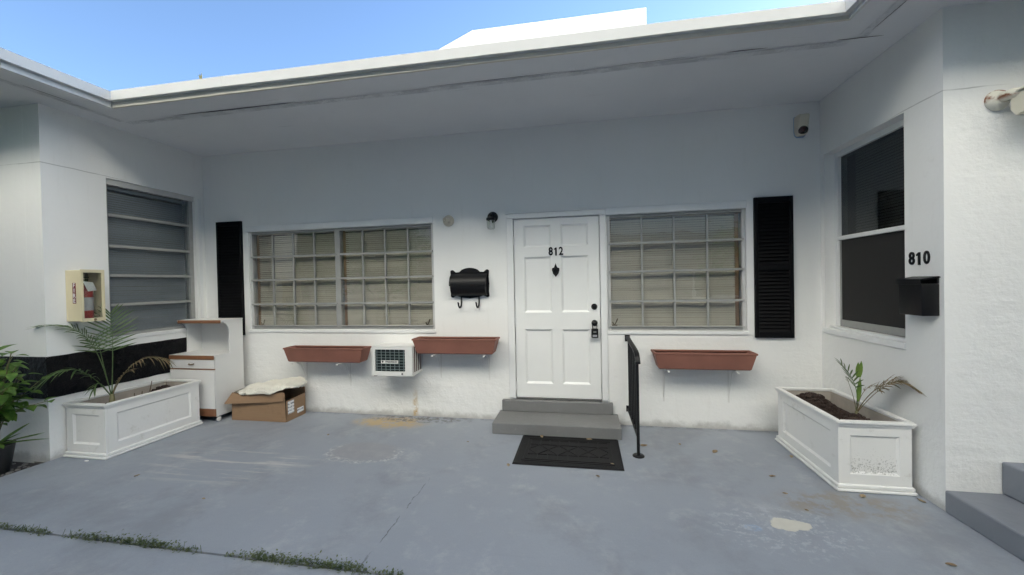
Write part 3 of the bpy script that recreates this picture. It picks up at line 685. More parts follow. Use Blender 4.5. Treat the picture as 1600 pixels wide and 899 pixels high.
# ------------------------------------------------------------------ shutters
def shutter(x0, x1, z0, z1):
    S = thing('shutter', ((x0 + x1) / 2, 0, z0), parent=B); s = .035
    piece('stile', x0, x0 + s, -.032, -.001, z0, z1, M['shutter'], S, .003); piece('stile', x1 - s, x1, -.032, -.001, z0, z1, M['shutter'], S, .003)
    for a, b_ in ((z0, z0 + .06), (z1 - .06, z1), ((z0 + z1) / 2 - .03, (z0 + z1) / 2 + .03)): piece('rail', x0 + s + .0005, x1 - s - .0005, -.031, -.001, a, b_, M['shutter'], S, .002)
    piece('back', x0 + s, x1 - s, -.006, -.002, z0 + .01, z1 - .01, M['shutter'], S)
    for a, b_ in ((z0 + .06, (z0 + z1) / 2 - .03), ((z0 + z1) / 2 + .03, z1 - .06)):
        n = int((b_ - a) / .036)
        for i in range(n):
            z = a + (i + .5) * (b_ - a) / n
            piece('louvre', x0 + s + .001, x1 - s - .001, -.021, -.015, z - .019, z + .019, M['shutter'], S, rot=(math.radians(-32), 0, 0))
shutter(2.167, 2.526, .964, 2.398); shutter(-4.285, -3.905, .964, 2.446)

# ------------------------------------------------------------------ 810 on the right wing
for ch, y in (('8', -1.112), ('1', -1.175), ('0', -1.238)):
    if ch == '1': numeral_one(B, (XR - .004, y, 1.692), '-x')
    else: text('numeral', ch, .125, M['black'], B, (XR - .004, y, 1.692), face='-x', bold=.0025, aspect=.85)

# ------------------------------------------------------------------ steps at the door, mat
st = thing('door_steps', (.13, -.2, 0), 'grey painted concrete steps below the white front door', 'steps')
MB().box(-.527, .787, -.431, -.001, -.002, .116, .008, 2).build('step', M['step'], st)
MB().box(-.497, .735, -.046, .195, .1165, .2445, .008, 2).build('step', M['step'], st)
dm = thing('doormat', (.27, -.76, 0), 'black rubber doormat with raised diamond pattern below the door steps', 'doormat')
mb = MB()
MX0, MX1, MY0, MY1 = -.198, .748, -1.088, -.452
mb.box(MX0, MX1, MY0, MY1, .0005, .009, .003)
dm_base = mb.build('base', M['mat'], dm)
mb = MB(); zt0, zt1 = .0085, .0145
def bar(x0, y0, x1, y1, wd=.009):
    d = V((x1 - x0, y1 - y0, 0)); n = V((-d.y, d.x, 0)).normalized() * wd / 2; p = [V((x0, y0, 0)) + n, V((x1, y1, 0)) + n, V((x1, y1, 0)) - n, V((x0, y0, 0)) - n]
    mb.prism([(q.x, q.y) for q in p], 'z', zt0, zt1 + random.uniform(-.0006, .0006))
for o_ in (.012, .075, .105):
    a, b_, c, d = MX0 + o_, MX1 - o_, MY0 + o_, MY1 - o_
    bar(a, c, b_, c, .012); bar(a, d, b_, d, .012); bar(a, c, a, d, .012); bar(b_, c, b_, d, .012)
ix0, ix1, iy0, iy1 = MX0 + .105, MX1 - .105, MY0 + .105, MY1 - .105
ym = (iy0 + iy1) / 2
for q in (.25, .75): bar(ix0, iy0 + (iy1 - iy0) * q, ix1, iy0 + (iy1 - iy0) * q)
for i in range(1, 8):
    x = ix0 + (ix1 - ix0) * i / 8; bar(x, iy0, x, iy0 + (iy1 - iy0) * .25); bar(x, iy1 - (iy1 - iy0) * .25, x, iy1)
for i in range(4):
    xa = ix0 + (ix1 - ix0) * i / 4; xb = xa + (ix1 - ix0) / 4; xm = (xa + xb) / 2; h = (iy1 - iy0) * .25
    bar(xa, ym, xm, ym + h); bar(xm, ym + h, xb, ym); bar(xb, ym, xm, ym - h); bar(xm, ym - h, xa, ym)
for i in range(60):
    x = MX0 + .09 + (MX1 - MX0 - .18) * i / 59
    for y in (MY0 + .045, MY1 - .045): mb.box(x - .004, x + .004, y - .006, y + .006, zt0, zt1 - .002)
mb.build('raised_pattern', M['mat'], dm)

# right steps up to the next apartment
rs = thing('side_steps', (3.6, -2.4, 0), 'grey painted concrete steps along the right wing wall', 'steps')
MB().box(2.777, 4.4, -3.2, YR - .001, -.003, .146, .012, 2).build('step', M['side_step'], rs)
MB().box(3.091, 4.4, -3.2, YR - .0012, .1465, .356, .012, 2).build('step', M['side_step'], rs)

# ------------------------------------------------------------------ handrail
hr = thing('handrail', (.9, -.777, 0), 'black wrought iron handrail beside the door steps', 'handrail')
MB().lathe((.9, -.777, 0), (0, 0, 1), [(0, .052), (.006, .052), (.012, .045), (.014, .02)], 20).build('flange', M['iron'], hr, smooth=30)
MB().box(.8875, .9125, -.7895, -.7645, .012, .915, .003).build('post', M['iron'], hr)
prof = [(-.004, .965), (-.30, .950), (-.55, .940), (-.70, .930), (-.775, .915), (-.815, .885), (-.822, .855)]
mb = MB(); rings = []
for i, (y, z) in enumerate(prof):
    ya, za = prof[max(i - 1, 0)]; yb, zb = prof[min(i + 1, len(prof) - 1)]
    t = V((0, yb - ya, zb - za)).normalized(); n = V((0, -t.z, t.y))
    if n.z < 0: n = -n
    c = V((.9, y, z)); rings.append([mb.bm.verts.new(c + V((sx, 0, 0)) + n * sz) for sx, sz in ((-.021, -.008), (.021, -.008), (.021, .006), (.010, .012), (-.010, .012), (-.021, .006))])
for A, C_ in zip(rings, rings[1:]):
    for k in range(6): mb.bm.faces.new((A[k], A[(k + 1) % 6], C_[(k + 1) % 6], C_[k]))
mb.bm.faces.new(rings[0]); mb.bm.faces.new(rings[-1][::-1]); mb.build('top_rail', M['iron'], hr, smooth=35)
MB().lathe((.878, -.818, .852), (1, 0, 0), [(0, .016), (.044, .016)], 12).build('scroll_end', M['iron'], hr, smooth=35)
for i in range(5):
    y = -.10 - i * .13
    piece('baluster', .893, .907, y - .007, y + .007, .1885, .936, M['iron'], hr)
piece('bottom_rail', .886, .914, -.764, -.004, .172, .188, M['iron'], hr, .002)
piece('wall_plate', .874, .926, -.005, -.0005, .915, .985, M['iron'], hr); piece('wall_plate', .876, .924, -.005, -.0005, .15, .215, M['iron'], hr)

# ------------------------------------------------------------------ flower boxes and brackets
def flower_box(x0, x1, zt, label):
    T = thing('flower_box', ((x0 + x1) / 2, -.15, zt - .175), label, 'flower box', 'terracotta flower boxes on the porch wall')
    yf, yb, h = -.255, -.045, .172; mb = MB()
    o = [(x0, yf), (x1, yf), (x1, yb), (x0, yb)]
    def ring(ins, z, d=0): return [mb.bm.verts.new((x + (ins if i in (0, 3) else -ins), y + (ins * .55 + d if i < 2 else -ins * .3 - d), z)) for i, (x, y) in enumerate(o)]
    rgs = [ring(.062, zt - h), ring(.05, zt - h + .01), ring(.012, zt - .022), ring(.018, zt - .022), ring(.016, zt - .006)]
    ins = [ring(.026, zt - .006), ring(.072, zt - h + .012)]
    seq = rgs + ins
    for A, C_ in zip(seq, seq[1:]):
        for k in range(4): mb.bm.faces.new((A[k], A[(k + 1) % 4], C_[(k + 1) % 4], C_[k]))
    mb.bm.faces.new(rgs[0]); mb.bm.faces.new(ins[-1])
    tr = mb.build('trough', M['terracotta'], T)
    mb = MB()
    mb.box(x0, x1, yf, yf + .022, zt - .02, zt, .004); mb.box(x0, x1, yb - .022, yb, zt - .02, zt, .004)
    mb.box(x0, x0 + .022, yf + .0225, yb - .0225, zt - .02, zt, .003); mb.box(x1 - .022, x1, yf + .0225, yb - .0225, zt - .02, zt, .003)
    mb.build('rim', M['terracotta'], T)
    return T
flower_box(-3.148, -2.098, .846, 'terracotta plastic flower box on the wall nearest the microwave cart')
flower_box(-1.487, -.504, .965, 'terracotta plastic flower box above the right corner of the air conditioner')
flower_box(1.132, 2.100, .840, 'terracotta plastic flower box right of the black handrail')
def bracket(x, zt, zb, label):
    T = thing('shelf_bracket', (x, 0, zb), label, 'bracket', 'white brackets under the flower boxes')
    MB().box(x - .009, x + .009, -.004, -.0005, zb, zt - .002, .001).build('wall_leg', M['white_metal'], T)
    MB().prism([(-.0045, zt - .006), (-.275, zt - .006), (-.285, zt - .016), (-.27, zt - .006 - .006), (-.0045, zt - .012)], 'x', x - .009, x + .009).build('arm', M['white_metal'], T)
    MB().tube([(x, -.006, zb + .05), (x, -.10, zt - .05), (x, -.19, zt - .014)], .0045, 6).build('brace', M['white_metal'], T)
for i, (x, zt, zb) in enumerate([(-3.018, .671, .366), (-2.411, .671, .342), (-1.232, .790, .472), (-.645, .790, .456), (1.268, .665, .275), (1.912, .665, .283)]):
    bx_ = ['the flower box nearest the microwave cart', 'the flower box beside the air conditioner', 'the flower box right of the handrail'][i // 2]
    bracket(x, zt, zb, 'white metal bracket under the %s end of %s' % (['left', 'right'][i % 2], bx_))

# ------------------------------------------------------------------ air conditioner
ac = thing('air_conditioner', (-1.71, -.14, .54), 'small white window air conditioner with wire grille through the porch wall', 'air conditioner')
ax0, ax1, az0, az1, ayf = -1.958, -1.472, .545, .880, -.285
mb = MB(); mb.box(ax0, ax1, ayf + .02, -.0005, az1 - .012, az1, .003); mb.box(ax0 - .003, ax1 + .003, ayf + .01, -.0005, az0, az0 + .03, .003)
mb.box(ax0, ax0 + .012, ayf + .02, -.0005, az0 + .0305, az1 - .0125)
mb.build('housing', M['white_metal'], ac)
mb = MB(); wall_panel(mb, 'y', ayf, .02, ax0 - .004, ax1 + .004, az0 + .002, az1 + .002, [(ax0 + .035, ax1 - .085, az0 + .05, az1 - .035)]); mb.build('front_frame', M['white_metal'], ac)
piece('coil', ax0 + .02, ax1 - .03, ayf + .045, ayf + .06, az0 + .032, az1 - .014, M['ac_dark'], ac)
gx0, gx1, gz0, gz1 = ax0 + .035, ax1 - .085, az0 + .05, az1 - .035
for i in range(7):
    x = gx0 + (gx1 - gx0) * (.055 + .89 * i / 6); piece('grille_wire', x - .0025, x + .0025, ayf + .006, ayf + .011, gz0 + .001, gz1 - .001, M['ac_wire'], ac)
for i in range(7):
    z = gz0 + (gz1 - gz0) * (.10 + .78 * i / 6); piece('grille_wire', gx0 + .001, gx1 - .001, ayf + .001, ayf + .0055, z - .0025, z + .0025, M['ac_wire'], ac)
piece('side_louvre_panel', ax1 - .012, ax1 - .006, ayf + .021, -.001, az0 + .031, az1 - .013, M['rust_panel'], ac)
for i in range(5):
    y = ayf + .045 + i * .052; piece('side_rib', ax1 - .0055, ax1 + .001, y, y + .009, az0 + .031, az1 - .013, M['white_metal'], ac)
np_ = piece('name_plate', gx0 + .075, gx0 + .285, ayf - .002, ayf + .0008, .688, .724, M['plate'], ac)
pc = (gx0 + .18, .706)
text('lettering', 'FRIEDRICH', .030, M['mark'], np_, (pc[0] + .022, ayf - .0025, pc[1]), depth=.001, bold=.0006, aspect=.98)
MB().prism([(pc[0] - .083 + q[0], pc[1] + q[1]) for q in [(-.008, .013), (.008, .013), (.009, 0), (0, -.014), (-.009, 0)]], 'y', ayf - .003, ayf - .0021).build('emblem', M['mark'], np_)
MB().lathe((ax1 - .12, ayf + .001, az0 + .026), (0, -1, 0), [(0, .011), (.003, .011), (.004, .0)], 12).build('drain_plug', M['mark'], ac)
piece('foot', ax0 + .0, ax0 + .04, ayf + .03, ayf + .06, az0 - .012, az0 - .0005, M['mark'], ac)

# ------------------------------------------------------------------ mailboxes
mx = thing('mailbox', (-.859, 0, 1.29), 'black ornate wall mailbox with two hooks left of the front door', 'mailbox')
X0, X1, Z0, Z1 = -1.088, -.632, 1.43, 1.715
cx = (X0 + X1) / 2; prof = []
def arc(cx_, cz_, r, a0, a1, n): return [(cx_ + r * math.cos(math.radians(a0 + (a1 - a0) * i / n)), cz_ + r * math.sin(math.radians(a0 + (a1 - a0) * i / n))) for i in range(n + 1)]
prof += arc(X0 + .018, Z1 + .002, .022, 200, 40, 6) + [(X0 + .06, Z1 - .004), (cx - .125, Z1 - .002)]
prof += [(cx - .118 + .236 * i / 10, Z1 + .004 + .042 * math.sin(math.pi * i / 10) ** .6) for i in range(1, 10)] + [(cx + .125, Z1 - .002), (X1 - .06, Z1 - .004)]
prof += arc(X1 - .018, Z1 + .002, .022, 140, -20, 6) + [(X1 - .002, Z1 - .06), (X1 + .004, (Z0 + Z1) / 2), (X1 - .002, Z0 + .06)]
prof += arc(X1 - .018, Z0 + .01, .022, 20, -140, 6) + [(X1 - .07, Z0 + .008), (cx + .1, Z0 - .012), (cx, Z0 - .022), (cx - .1, Z0 - .012), (X0 + .07, Z0 + .008)]
prof += arc(X0 + .018, Z0 + .01, .022, -40, -200, 6) + [(X0 + .002, Z0 + .06), (X0 - .004, (Z0 + Z1) / 2), (X0 + .002, Z1 - .06)]
MB().prism(prof, 'y', -.014, -.001).build('back_plate', M['black'], mx)
sect = [(-.0145, Z0 + .01)] + [(-.012 - .105 * math.sin(math.radians(a)), (Z0 + Z1) / 2 - .012 - .125 * math.cos(math.radians(a))) for a in range(10, 175, 12)] + [(-.0145, Z1 - .02)]
MB().prism(sect, 'x', X0 + .022, X1 - .022).build('barrel', M['black'], mx, smooth=30)
lid = [(-.010 - .112 * math.sin(math.radians(a)), (Z0 + Z1) / 2 - .012 - .131 * math.cos(math.radians(a))) for a in range(88, 172, 9)]
lid = lid + [(y + .004, z - .004) for y, z in lid[::-1]]
MB().prism(lid, 'x', X0 + .012, X1 - .012).build('lid', M['black'], mx, smooth=30)
for x in (-.965, -.752):
    MB().tube([(x, -.012, Z0 - .0), (x, -.012, 1.36), (x - .002, -.016, 1.325), (x - .006, -.035, 1.302), (x - .010, -.058, 1.302), (x - .014, -.074, 1.325), (x - .016, -.078, 1.352), (x - .018, -.088, 1.362)], [.010, .010, .010, .010, .010, .009, .009, .008], 8).build('hook', M['black'], mx, smooth=True)

m8 = thing('mailbox', (XR, -1.25, 1.295), 'plain black box mailbox below the number 810', 'mailbox')
MB().box(XR - .105, XR - .0006, -1.335, -1.135, 1.298, 1.515, .006, 2).build('body', M['black'], m8, smooth=35)
MB().prism([(XR - .0006, 1.562), (XR - .012, 1.566), (XR - .118, 1.548), (XR - .121, 1.512), (XR - .1165, 1.5115), (XR - .113, 1.542), (XR - .0006, 1.5555)], 'y', -1.341, -1.129).build('lid', M['black'], m8)
MB().box(XR - .012, XR - .0007, -1.33, -1.14, 1.5155, 1.555).build('back', M['black'], m8)

# ------------------------------------------------------------------ wall lamps, sensor, floodlight
L1 = thing('lamp_holder', (-1.10, 0, 2.315), 'ivory bare lamp holder on the wall right of the wide window', 'lamp holder')
MB().lathe((-1.103, -.0005, 2.318), (0, -1, 0), [(0, .066), (.008, .066), (.016, .058), (.02, .03)], 24).build('base', M['ivory'], L1, smooth=35)
MB().lathe((-1.103, -.0205, 2.318), (-.08, -1, 0), [(0, .03), (.02, .03), (.045, .021), (.07, .019), (.075, .024), (.095, .024), (.10, .015), (.08, .012)], 16).build('socket', M['ivory'], L1, smooth=35)
L2 = thing('wall_lantern', (-.585, 0, 2.18), 'black wall lantern with clear glass jar beside the front door', 'wall lamp')
MB().lathe((-.572, -.0005, 2.335), (0, -1, 0), [(0, .062), (.01, .062), (.018, .055), (.022, .02)], 24).build('backplate', M['black'], L2, smooth=35)
MB().tube([(-.572, -.02, 2.34), (-.574, -.06, 2.355), (-.576, -.085, 2.345), (-.576, -.085, 2.32)], .011, 10).build('arm', M['black'], L2, smooth=True)
MB().lathe((-.576, -.085, 2.325), (0, 0, -1), [(0, .022), (.01, .05), (.03, .053), (.038, .05)], 20).build('cap', M['black'], L2, smooth=35)
jar = MB(); n = 20; base = V((-.576, -.085, 2.286)); pr = [(0, .047), (.02, .049), (.085, .045), (.10, .036), (.102, .0), (.099, .0), (.096, .034), (.083, .042), (.02, .046), (0, .044)]
jar.lathe(base, (0, 0, -1), pr, n).build('glass_jar', M['glass_clear'], L2, smooth=40)
MB().lathe((-.576, -.085, 2.286), (0, 0, -1), [(0, .012), (.03, .012), (.04, .02), (.06, .022), (.075, .014), (.08, .0)], 12).build('bulb', M['paper'], L2, smooth=True)
S1 = thing('motion_sensor', (2.604, 0, 2.97), 'cream motion sensor with dark lens high on the porch wall', 'sensor')
pr = [(2.604 + q[0], 3.08 + q[1]) for q in [(-.045, .108), (.045, .108), (.056, .098), (.056, -.05), (.05, -.085), (.03, -.105), (-.03, -.105), (-.05, -.085), (-.056, -.05), (-.056, .098)]]
MB().prism(pr, 'y', -.006, -.0006).build('back_plate', M['bluegrey'], S1)
mb = MB(); k = [V((x, z, 0)) for x, z in pr]; rings = []
for y, sc, dz in ((-.0065, .93, .004), (-.055, .93, .004), (-.09, .86, .008), (-.10, .72, .014)):
    rings.append([mb.bm.verts.new((2.604 + (q.x - 2.604) * sc, y + (.035 if (q.y < 3.03 and y < -.06) else 0), 3.08 + (q.y - 3.08) * sc + dz)) for q in k])
for A, C_ in zip(rings, rings[1:]):
    for i in range(len(A)): mb.bm.faces.new((A[i], A[(i + 1) % len(A)], C_[(i + 1) % len(A)], C_[i]))
mb.bm.faces.new(rings[0]); mb.bm.faces.new(rings[-1]); mb.build('housing', M['cream'], S1, smooth=40)
MB().lathe((2.606, -.05, 3.035), (0.05, -.8, -.6), [(0, .044), (.02, .043), (.03, .028), (.034, .0)], 18).build('lens', M['lens'], S1, smooth=40)
F1 = thing('floodlight', (3.08, YR, 2.6), 'cream floodlight with rusty neck on the right wing wall', 'floodlight')
MB().lathe((3.075, YR - .0006, 2.687), (0, -1, 0), [(0, .066), (.012, .066), (.03, .056), (.045, .035)], 24).build('mount', M['rust'], F1, smooth=35)
MB().tube([(3.075, YR - .04, 2.69), (3.09, YR - .09, 2.695), (3.12, YR - .12, 2.69)], [.03, .03, .026], 10).build('neck', M['rust'], F1, smooth=True)
hd = MB(); hd.prism([(YR - .07, 2.685), (YR - .19, 2.695), (YR - .24, 2.66), (YR - .22, 2.56), (YR - .10, 2.55), (YR - .065, 2.6)], 'x', 3.09, 3.26); bmesh.ops.bevel(hd.bm, geom=hd.bm.edges[:], offset=.006, segments=2, affect='EDGES'); hd.build('head', M['cream'], F1)
MB().prism([(YR - .05, 2.700), (YR - .26, 2.708), (YR - .265, 2.700), (YR - .05, 2.692)], 'x', 3.075, 3.275).build('hood', M['rust'], F1)
piece('lens_plate', 3.10, 3.25, YR - .2, YR - .115, 2.538, 2.548, M['glass_clear'], F1)

# ------------------------------------------------------------------ fire extinguisher cabinet
fc = thing('extinguisher_cabinet', (XL, -1.36, 1.285), 'cream yellow fire extinguisher cabinet with clear door on left wing wall', 'cabinet')
cy0, cy1, cz0, cz1, cxf = -1.447, -1.268, 1.287, 1.783, XL + .195
mb = MB(); th = .008
outl = [(cy0, XL + .001), (cy0 + .004, cxf - .02), (cy0 + .014, cxf), (cy1 - .014, cxf), (cy1 - .004, cxf - .02), (cy1, XL + .001)]
mb.box(XL + .0006, XL + .006, cy0, cy1, cz0, cz1)
mb.box(XL + .006, cxf - .004, cy0, cy0 + th, cz0, cz1, .003); mb.box(XL + .006, cxf - .004, cy1 - th, cy1, cz0, cz1, .003)
mb.box(XL + .006, cxf - .004, cy0 + th, cy1 - th, cz0, cz0 + th); mb.box(XL + .006, cxf - .004, cy0 + th, cy1 - th, cz1 - th, cz1)
mb.build('case', M['cabinet'], fc)
mb = MB(); wall_panel(mb, 'x', cxf + .006, -.016, cy0 - .004, cy1 + .004, cz0 - .005, cz1 + .005, [(cy0 + .012, cy1 - .02, cz0 + .028, cz1 - .024)]); mb.build('door_frame', M['cabinet'], fc)
piece('door_pane', cxf - .003, cxf, cy0 + .012, cy1 - .02, cz0 + .028, cz1 - .024, M['glass_clear'], fc)
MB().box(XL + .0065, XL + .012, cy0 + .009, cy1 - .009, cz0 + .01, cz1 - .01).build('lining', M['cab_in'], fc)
piece('label_panel', XL + .085, XL + .125, cy0 - .0015, cy0 - .0001, 1.46, 1.66, M['red_label'], fc)
for i, ch in enumerate('FIRE'): text('letter', ch, .056, M['paper'], fc, (XL + .105, cy0 - .002, 1.635 - i * .05), depth=.0008, bold=.001)
MB().lathe((cxf + .004, -1.35, cz0 + .012), (1, 0, 0), [(0, .012), (.006, .012), (.008, .0)], 10).build('latch', M['brass'], fc)
ex = thing('fire_extinguisher', (XL + .1, -1.36, cz0 + .009), 'red fire extinguisher with white paper tag inside the cream cabinet', 'fire extinguisher')
MB().lathe((XL + .1, -1.358, cz0 + .009), (0, 0, 1), [(0, .05), (.01, .055), (.29, .055), (.33, .045), (.35, .018), (.37, .018)], 20).build('cylinder', M['red'], ex, smooth=35)
mb = MB(); mb.box(XL + .085, XL + .115, -1.375, -1.341, cz0 + .379, cz0 + .41); mb.prism([(-1.41, cz0 + .418), (-1.33, cz0 + .426), (-1.33, cz0 + .432), (-1.41, cz0 + .428)], 'x', XL + .09, XL + .11); mb.build('valve', M['black'], ex)
MB().lathe((XL + .1, -1.358, cz0 + .10), (0, 0, 1), [(0, .0556), (.13, .0556)], 20).build('body_label', M['bottle_grey'], ex, smooth=35)
MB().prism([(-1.415, 1.675), (-1.335, 1.665), (-1.305, 1.585), (-1.375, 1.575)], 'x', XL + .160, XL + .162).build('paper_tag', M['paper'], ex)

# ------------------------------------------------------------------ box planters
def planter(x0, x1, y0, y1, h, label):
    T = thing('box_planter', ((x0 + x1) / 2, (y0 + y1) / 2, 0), label, 'planter', 'white panelled box planters')
    mb = MB(); p = .0
    mb.box(x0, x1, y0, y1, .001, .022, .006); mb.box(x0 + .009, x1 - .009, y0 + .009, y1 - .009, .0221, .052, .006); mb.build('plinth', M['planter'], T)
    a, b_, c, d = x0 + .024, x1 - .024, y0 + .024, y1 - .024; t = .02; zt = h - .038; zb = .0522
    def side(ax, cc, tt, s0, s1, nm):
        w_ = .075
        mb = MB(); wall_panel(mb, ax, cc, tt, s0, s1, zb, zt, [(s0 + w_, s1 - w_, zb + .075, zt - .07)]); mb.build('side', M['planter'], T)
        q0, q1, r0, r1 = s0 + w_, s1 - w_, zb + .075, zt - .07; e = .016; sg = 1 if tt > 0 else -1
        f_ = lambda s, z, dd: ((cc + sg * dd, s, z) if ax == 'x' else (s, cc + sg * dd, z))
        mb = MB(); mb.faces([f_(q0, r0, .003), f_(q1, r0, .003), f_(q1, r1, .003), f_(q0, r1, .003), f_(q0 + e, r0 + e, .013), f_(q1 - e, r0 + e, .013), f_(q1 - e, r1 - e, .013), f_(q0 + e, r1 - e, .013)], [(0, 1, 5, 4), (1, 2, 6, 5), (2, 3, 7, 6), (3, 0, 4, 7), (4, 5, 6, 7)]); mb.build('panel', M['planter'], T)
    side('y', c, t, a, b_, ''); side('y', d, -t, a, b_, ''); side('x', a, t, c + t + .0005, d - t - .0005, ''); side('x', b_, -t, c + t + .0005, d - t - .0005, '')
    mb = MB(); o = .0; wd = .045
    mb.box(a - .004, b_ + .004, c - .004, d + .004, zt, zt + .012); mb.bm.free(); mb = MB()
    X0_, X1_, Y0_, Y1_ = x0 + .002, x1 - .002, y0 + .002, y1 - .002
    for q in ([(X0_, Y0_), (X1_, Y0_), (X1_ - wd, Y0_ + wd), (X0_ + wd, Y0_ + wd)], [(X1_, Y1_), (X0_, Y1_), (X0_ + wd, Y1_ - wd), (X1_ - wd, Y1_ - wd)],
              [(X0_, Y1_), (X0_, Y0_), (X0_ + wd, Y0_ + wd), (X0_ + wd, Y1_ - wd)], [(X1_, Y0_), (X1_, Y1_), (X1_ - wd, Y1_ - wd), (X1_ - wd, Y0_ + wd)]):
        m2 = MB(); m2.prism(q, 'z', h - .022, h); bmesh.ops.bevel(m2.bm, geom=m2.bm.edges[:], offset=.005, segments=2, affect='EDGES'); m2.build('rim', M['planter'], T)
    mb.bm.free()
    mb = MB(); mb.box(a - .01, b_ + .01, c - .01, c + .0145, zt + .0, h - .0225); mb.box(a - .01, b_ + .01, d - .0145, d + .01, zt, h - .0225); mb.box(a - .01, a + .0145, c + .015, d - .015, zt, h - .0225); mb.box(b_ - .0145, b_ + .01, c + .015, d - .015, zt, h - .0225); mb.build('moulding', M['planter'], T)
    mb = MB(); wall_panel(mb, 'y', c + t + .001, .004, a + t + .006, b_ - t - .006, .1, h - .023, []); wall_panel(mb, 'y', d - t - .001, -.004, a + t + .006, b_ - t - .006, .1, h - .023, []); wall_panel(mb, 'x', a + t + .001, .004, c + t + .0, d - t, .1, h - .023, []); wall_panel(mb, 'x', b_ - t - .001, -.004, c + t, d - t, .1, h - .023, []); mb.build('liner', M['planter_in'], T)
    piece('inner_floor', a + t + .006, b_ - t - .006, c + t + .006, d - t - .006, .10, .12, M['planter_in'], T)
    return (a + t + .006, b_ - t - .006, c + t + .006, d - t - .006)
def soil(name, rect, z, heaps, label):
    x0, x1, y0, y1 = rect; mb = MB(); n, m_ = 22, 34; gv = []
    def hz(x, y):
        q = z + .012 * mnoise.noise(V((x * 14, y * 14, 1)))
        for hx, hy, r, hh in heaps: q += hh * math.exp(-(((x - hx) ** 2 + (y - hy) ** 2) / (r * r)))
        return q
    for i in range(n + 1):
        gv.append([mb.bm.verts.new((x0 + (x1 - x0) * i / n, y0 + (y1 - y0) * j / m_, hz(x0 + (x1 - x0) * i / n, y0 + (y1 - y0) * j / m_))) for j in range(m_ + 1)])
    for i in range(n):
        for j in range(m_): mb.bm.faces.new((gv[i][j], gv[i + 1][j], gv[i + 1][j + 1], gv[i][j + 1]))
    for k in range(420):
        if heaps and random.random() < .85:
            hx, hy, r, hh = random.choice(heaps); x = random.gauss(hx, r * .6); y = random.gauss(hy, r * .6)
        else: x, y = random.uniform(x0, x1), random.uniform(y0, y1)
        if not (x0 + .03 < x < x1 - .03 and y0 + .03 < y < y1 - .03): continue
        r = random.uniform(.010, .030)
        m4 = Matrix.Translation((x, y, hz(x, y) + r * .5)) @ Matrix.Rotation(random.random() * 6, 4, V((random.random(), random.random(), 1)).normalized()) @ Matrix.Diagonal((r * 1.3, r * .8, r * .7, 1))
        bmesh.ops.create_icosphere(mb.bm, subdivisions=1, radius=1, matrix=m4)
    setp(mb.build(name, M['soil']), label, 'soil', kind='stuff')
rl = planter(-4.472, -3.962, -1.525, -.560, .518, 'long white box planter against the left wing, palm in it')
rr = planter(2.243, 2.757, -1.195, -.232, .520, 'long white box planter against the right wing, mildewed front panel')
soil('soil', rl, .385, [(-4.20, -1.30, .10, .05), (-4.16, -.84, .13, .10)], 'dark soil with twigs in the left box planter')
soil('soil', rr, .385, [(2.43, -.62, .13, .12), (2.42, -.45, .12, .09), (2.53, -.93, .10, .08)], 'dark clumpy soil in the right box planter')
# dead twigs in the left planter
for x, y, h_, ln, wh in ((-4.17, -.98, .16, .03, 'tallest dead stem in the left planter soil'), (-4.13, -.80, .1, -.05, 'dead stem at the far end of the left planter'), (-4.05, -1.22, .10, .01, 'dead stem just right of the left palm'), (-4.08, -1.12, .09, .0, 'shortest dead stem in the middle of the left planter')):
    o = MB().tube([(x, y, .40), (x + ln * .5, y, .40 + h_ * .6), (x + ln, y + .01, .44 + h_)], [.008, .006, .003], 6).build('dead_stem', M['bark'])
    setp(o, wh, 'dead stem', 'dead stems in the left planter')

# ------------------------------------------------------------------ palms
def bez(P, t):
    P = [V(p) for p in P]
    while len(P) > 1: P = [a.lerp(b_, t) for a, b_ in zip(P, P[1:])]
    return P[0]
def blade(mb, p, d, L, wd, droop, nrm):
    side = d.cross(nrm)
    if side.length < .01: side = d.cross(V((0, 0, 1)))
    side.normalize(); prev = None; n = 5
    for i in range(n + 1):
        t = i / n; c = p + d * (L * t) + V((0, 0, -droop * L * t * t)); ww = wd * (math.sin(math.pi * (.12 + .88 * t)) ** .8) * .5
        if i == n: ww = .0003
        cr = [mb.bm.verts.new(c - side * ww), mb.bm.verts.new(c - nrm * ww * .35), mb.bm.verts.new(c + side * ww)]
        if prev:
            for k in range(2): mb.bm.faces.new((prev[k], prev[k + 1], cr[k + 1], cr[k]))
        prev = cr
def frond(P, npair, L, wd, droop, parent, mat, t0=.3, spread=.9, rad=.005):
    mb = MB(); pts = [bez(P, i / 14) for i in range(15)]
    mb.tube(pts, [rad * (1 - .75 * i / 14) for i in range(15)], 6)
    for i in range(npair):
        t = t0 + (1 - t0) * (i + .3) / npair; p = bez(P, t); T = (bez(P, min(1, t + .02)) - bez(P, t - .02)).normalized()
        S = T.cross(V((0, 0, 1)));
        if S.length < .1: S = V((1, 0, 0))
        S.normalize(); Nn = S.cross(T).normalized(); tt = (i + .3) / npair
        l = L * (.5 + .5 * math.sin(math.pi * min(1, .2 + tt * .75))) * random.uniform(.85, 1.1)
        for s in (-1, 1):
            d = (T * (.45 + .6 * tt) + S * (s * spread * (1.05 - .5 * tt)) + Nn * random.uniform(.05, .3)).normalized()
            blade(mb, p, d, l, wd * random.uniform(.8, 1.15), droop * random.uniform(.6, 1.4), Nn)
    o = mb.build('frond', mat, parent, smooth=True, fix=False); return o
pb0 = V((-4.20, -1.30, .40))
P1 = thing('palm_plant', pb0, 'young green palm growing in the left white planter', 'palm')
MB().tube([pb0, pb0 + V((.005, 0, .06)), pb0 + V((.01, 0, .15))], [.035, .026, .016], 10).build('stem', M['stem'], P1, smooth=True)
def q(x, y, ax, v): return bp(x, y, ax, v)
c0 = pb0 + V((.005, 0, .12))
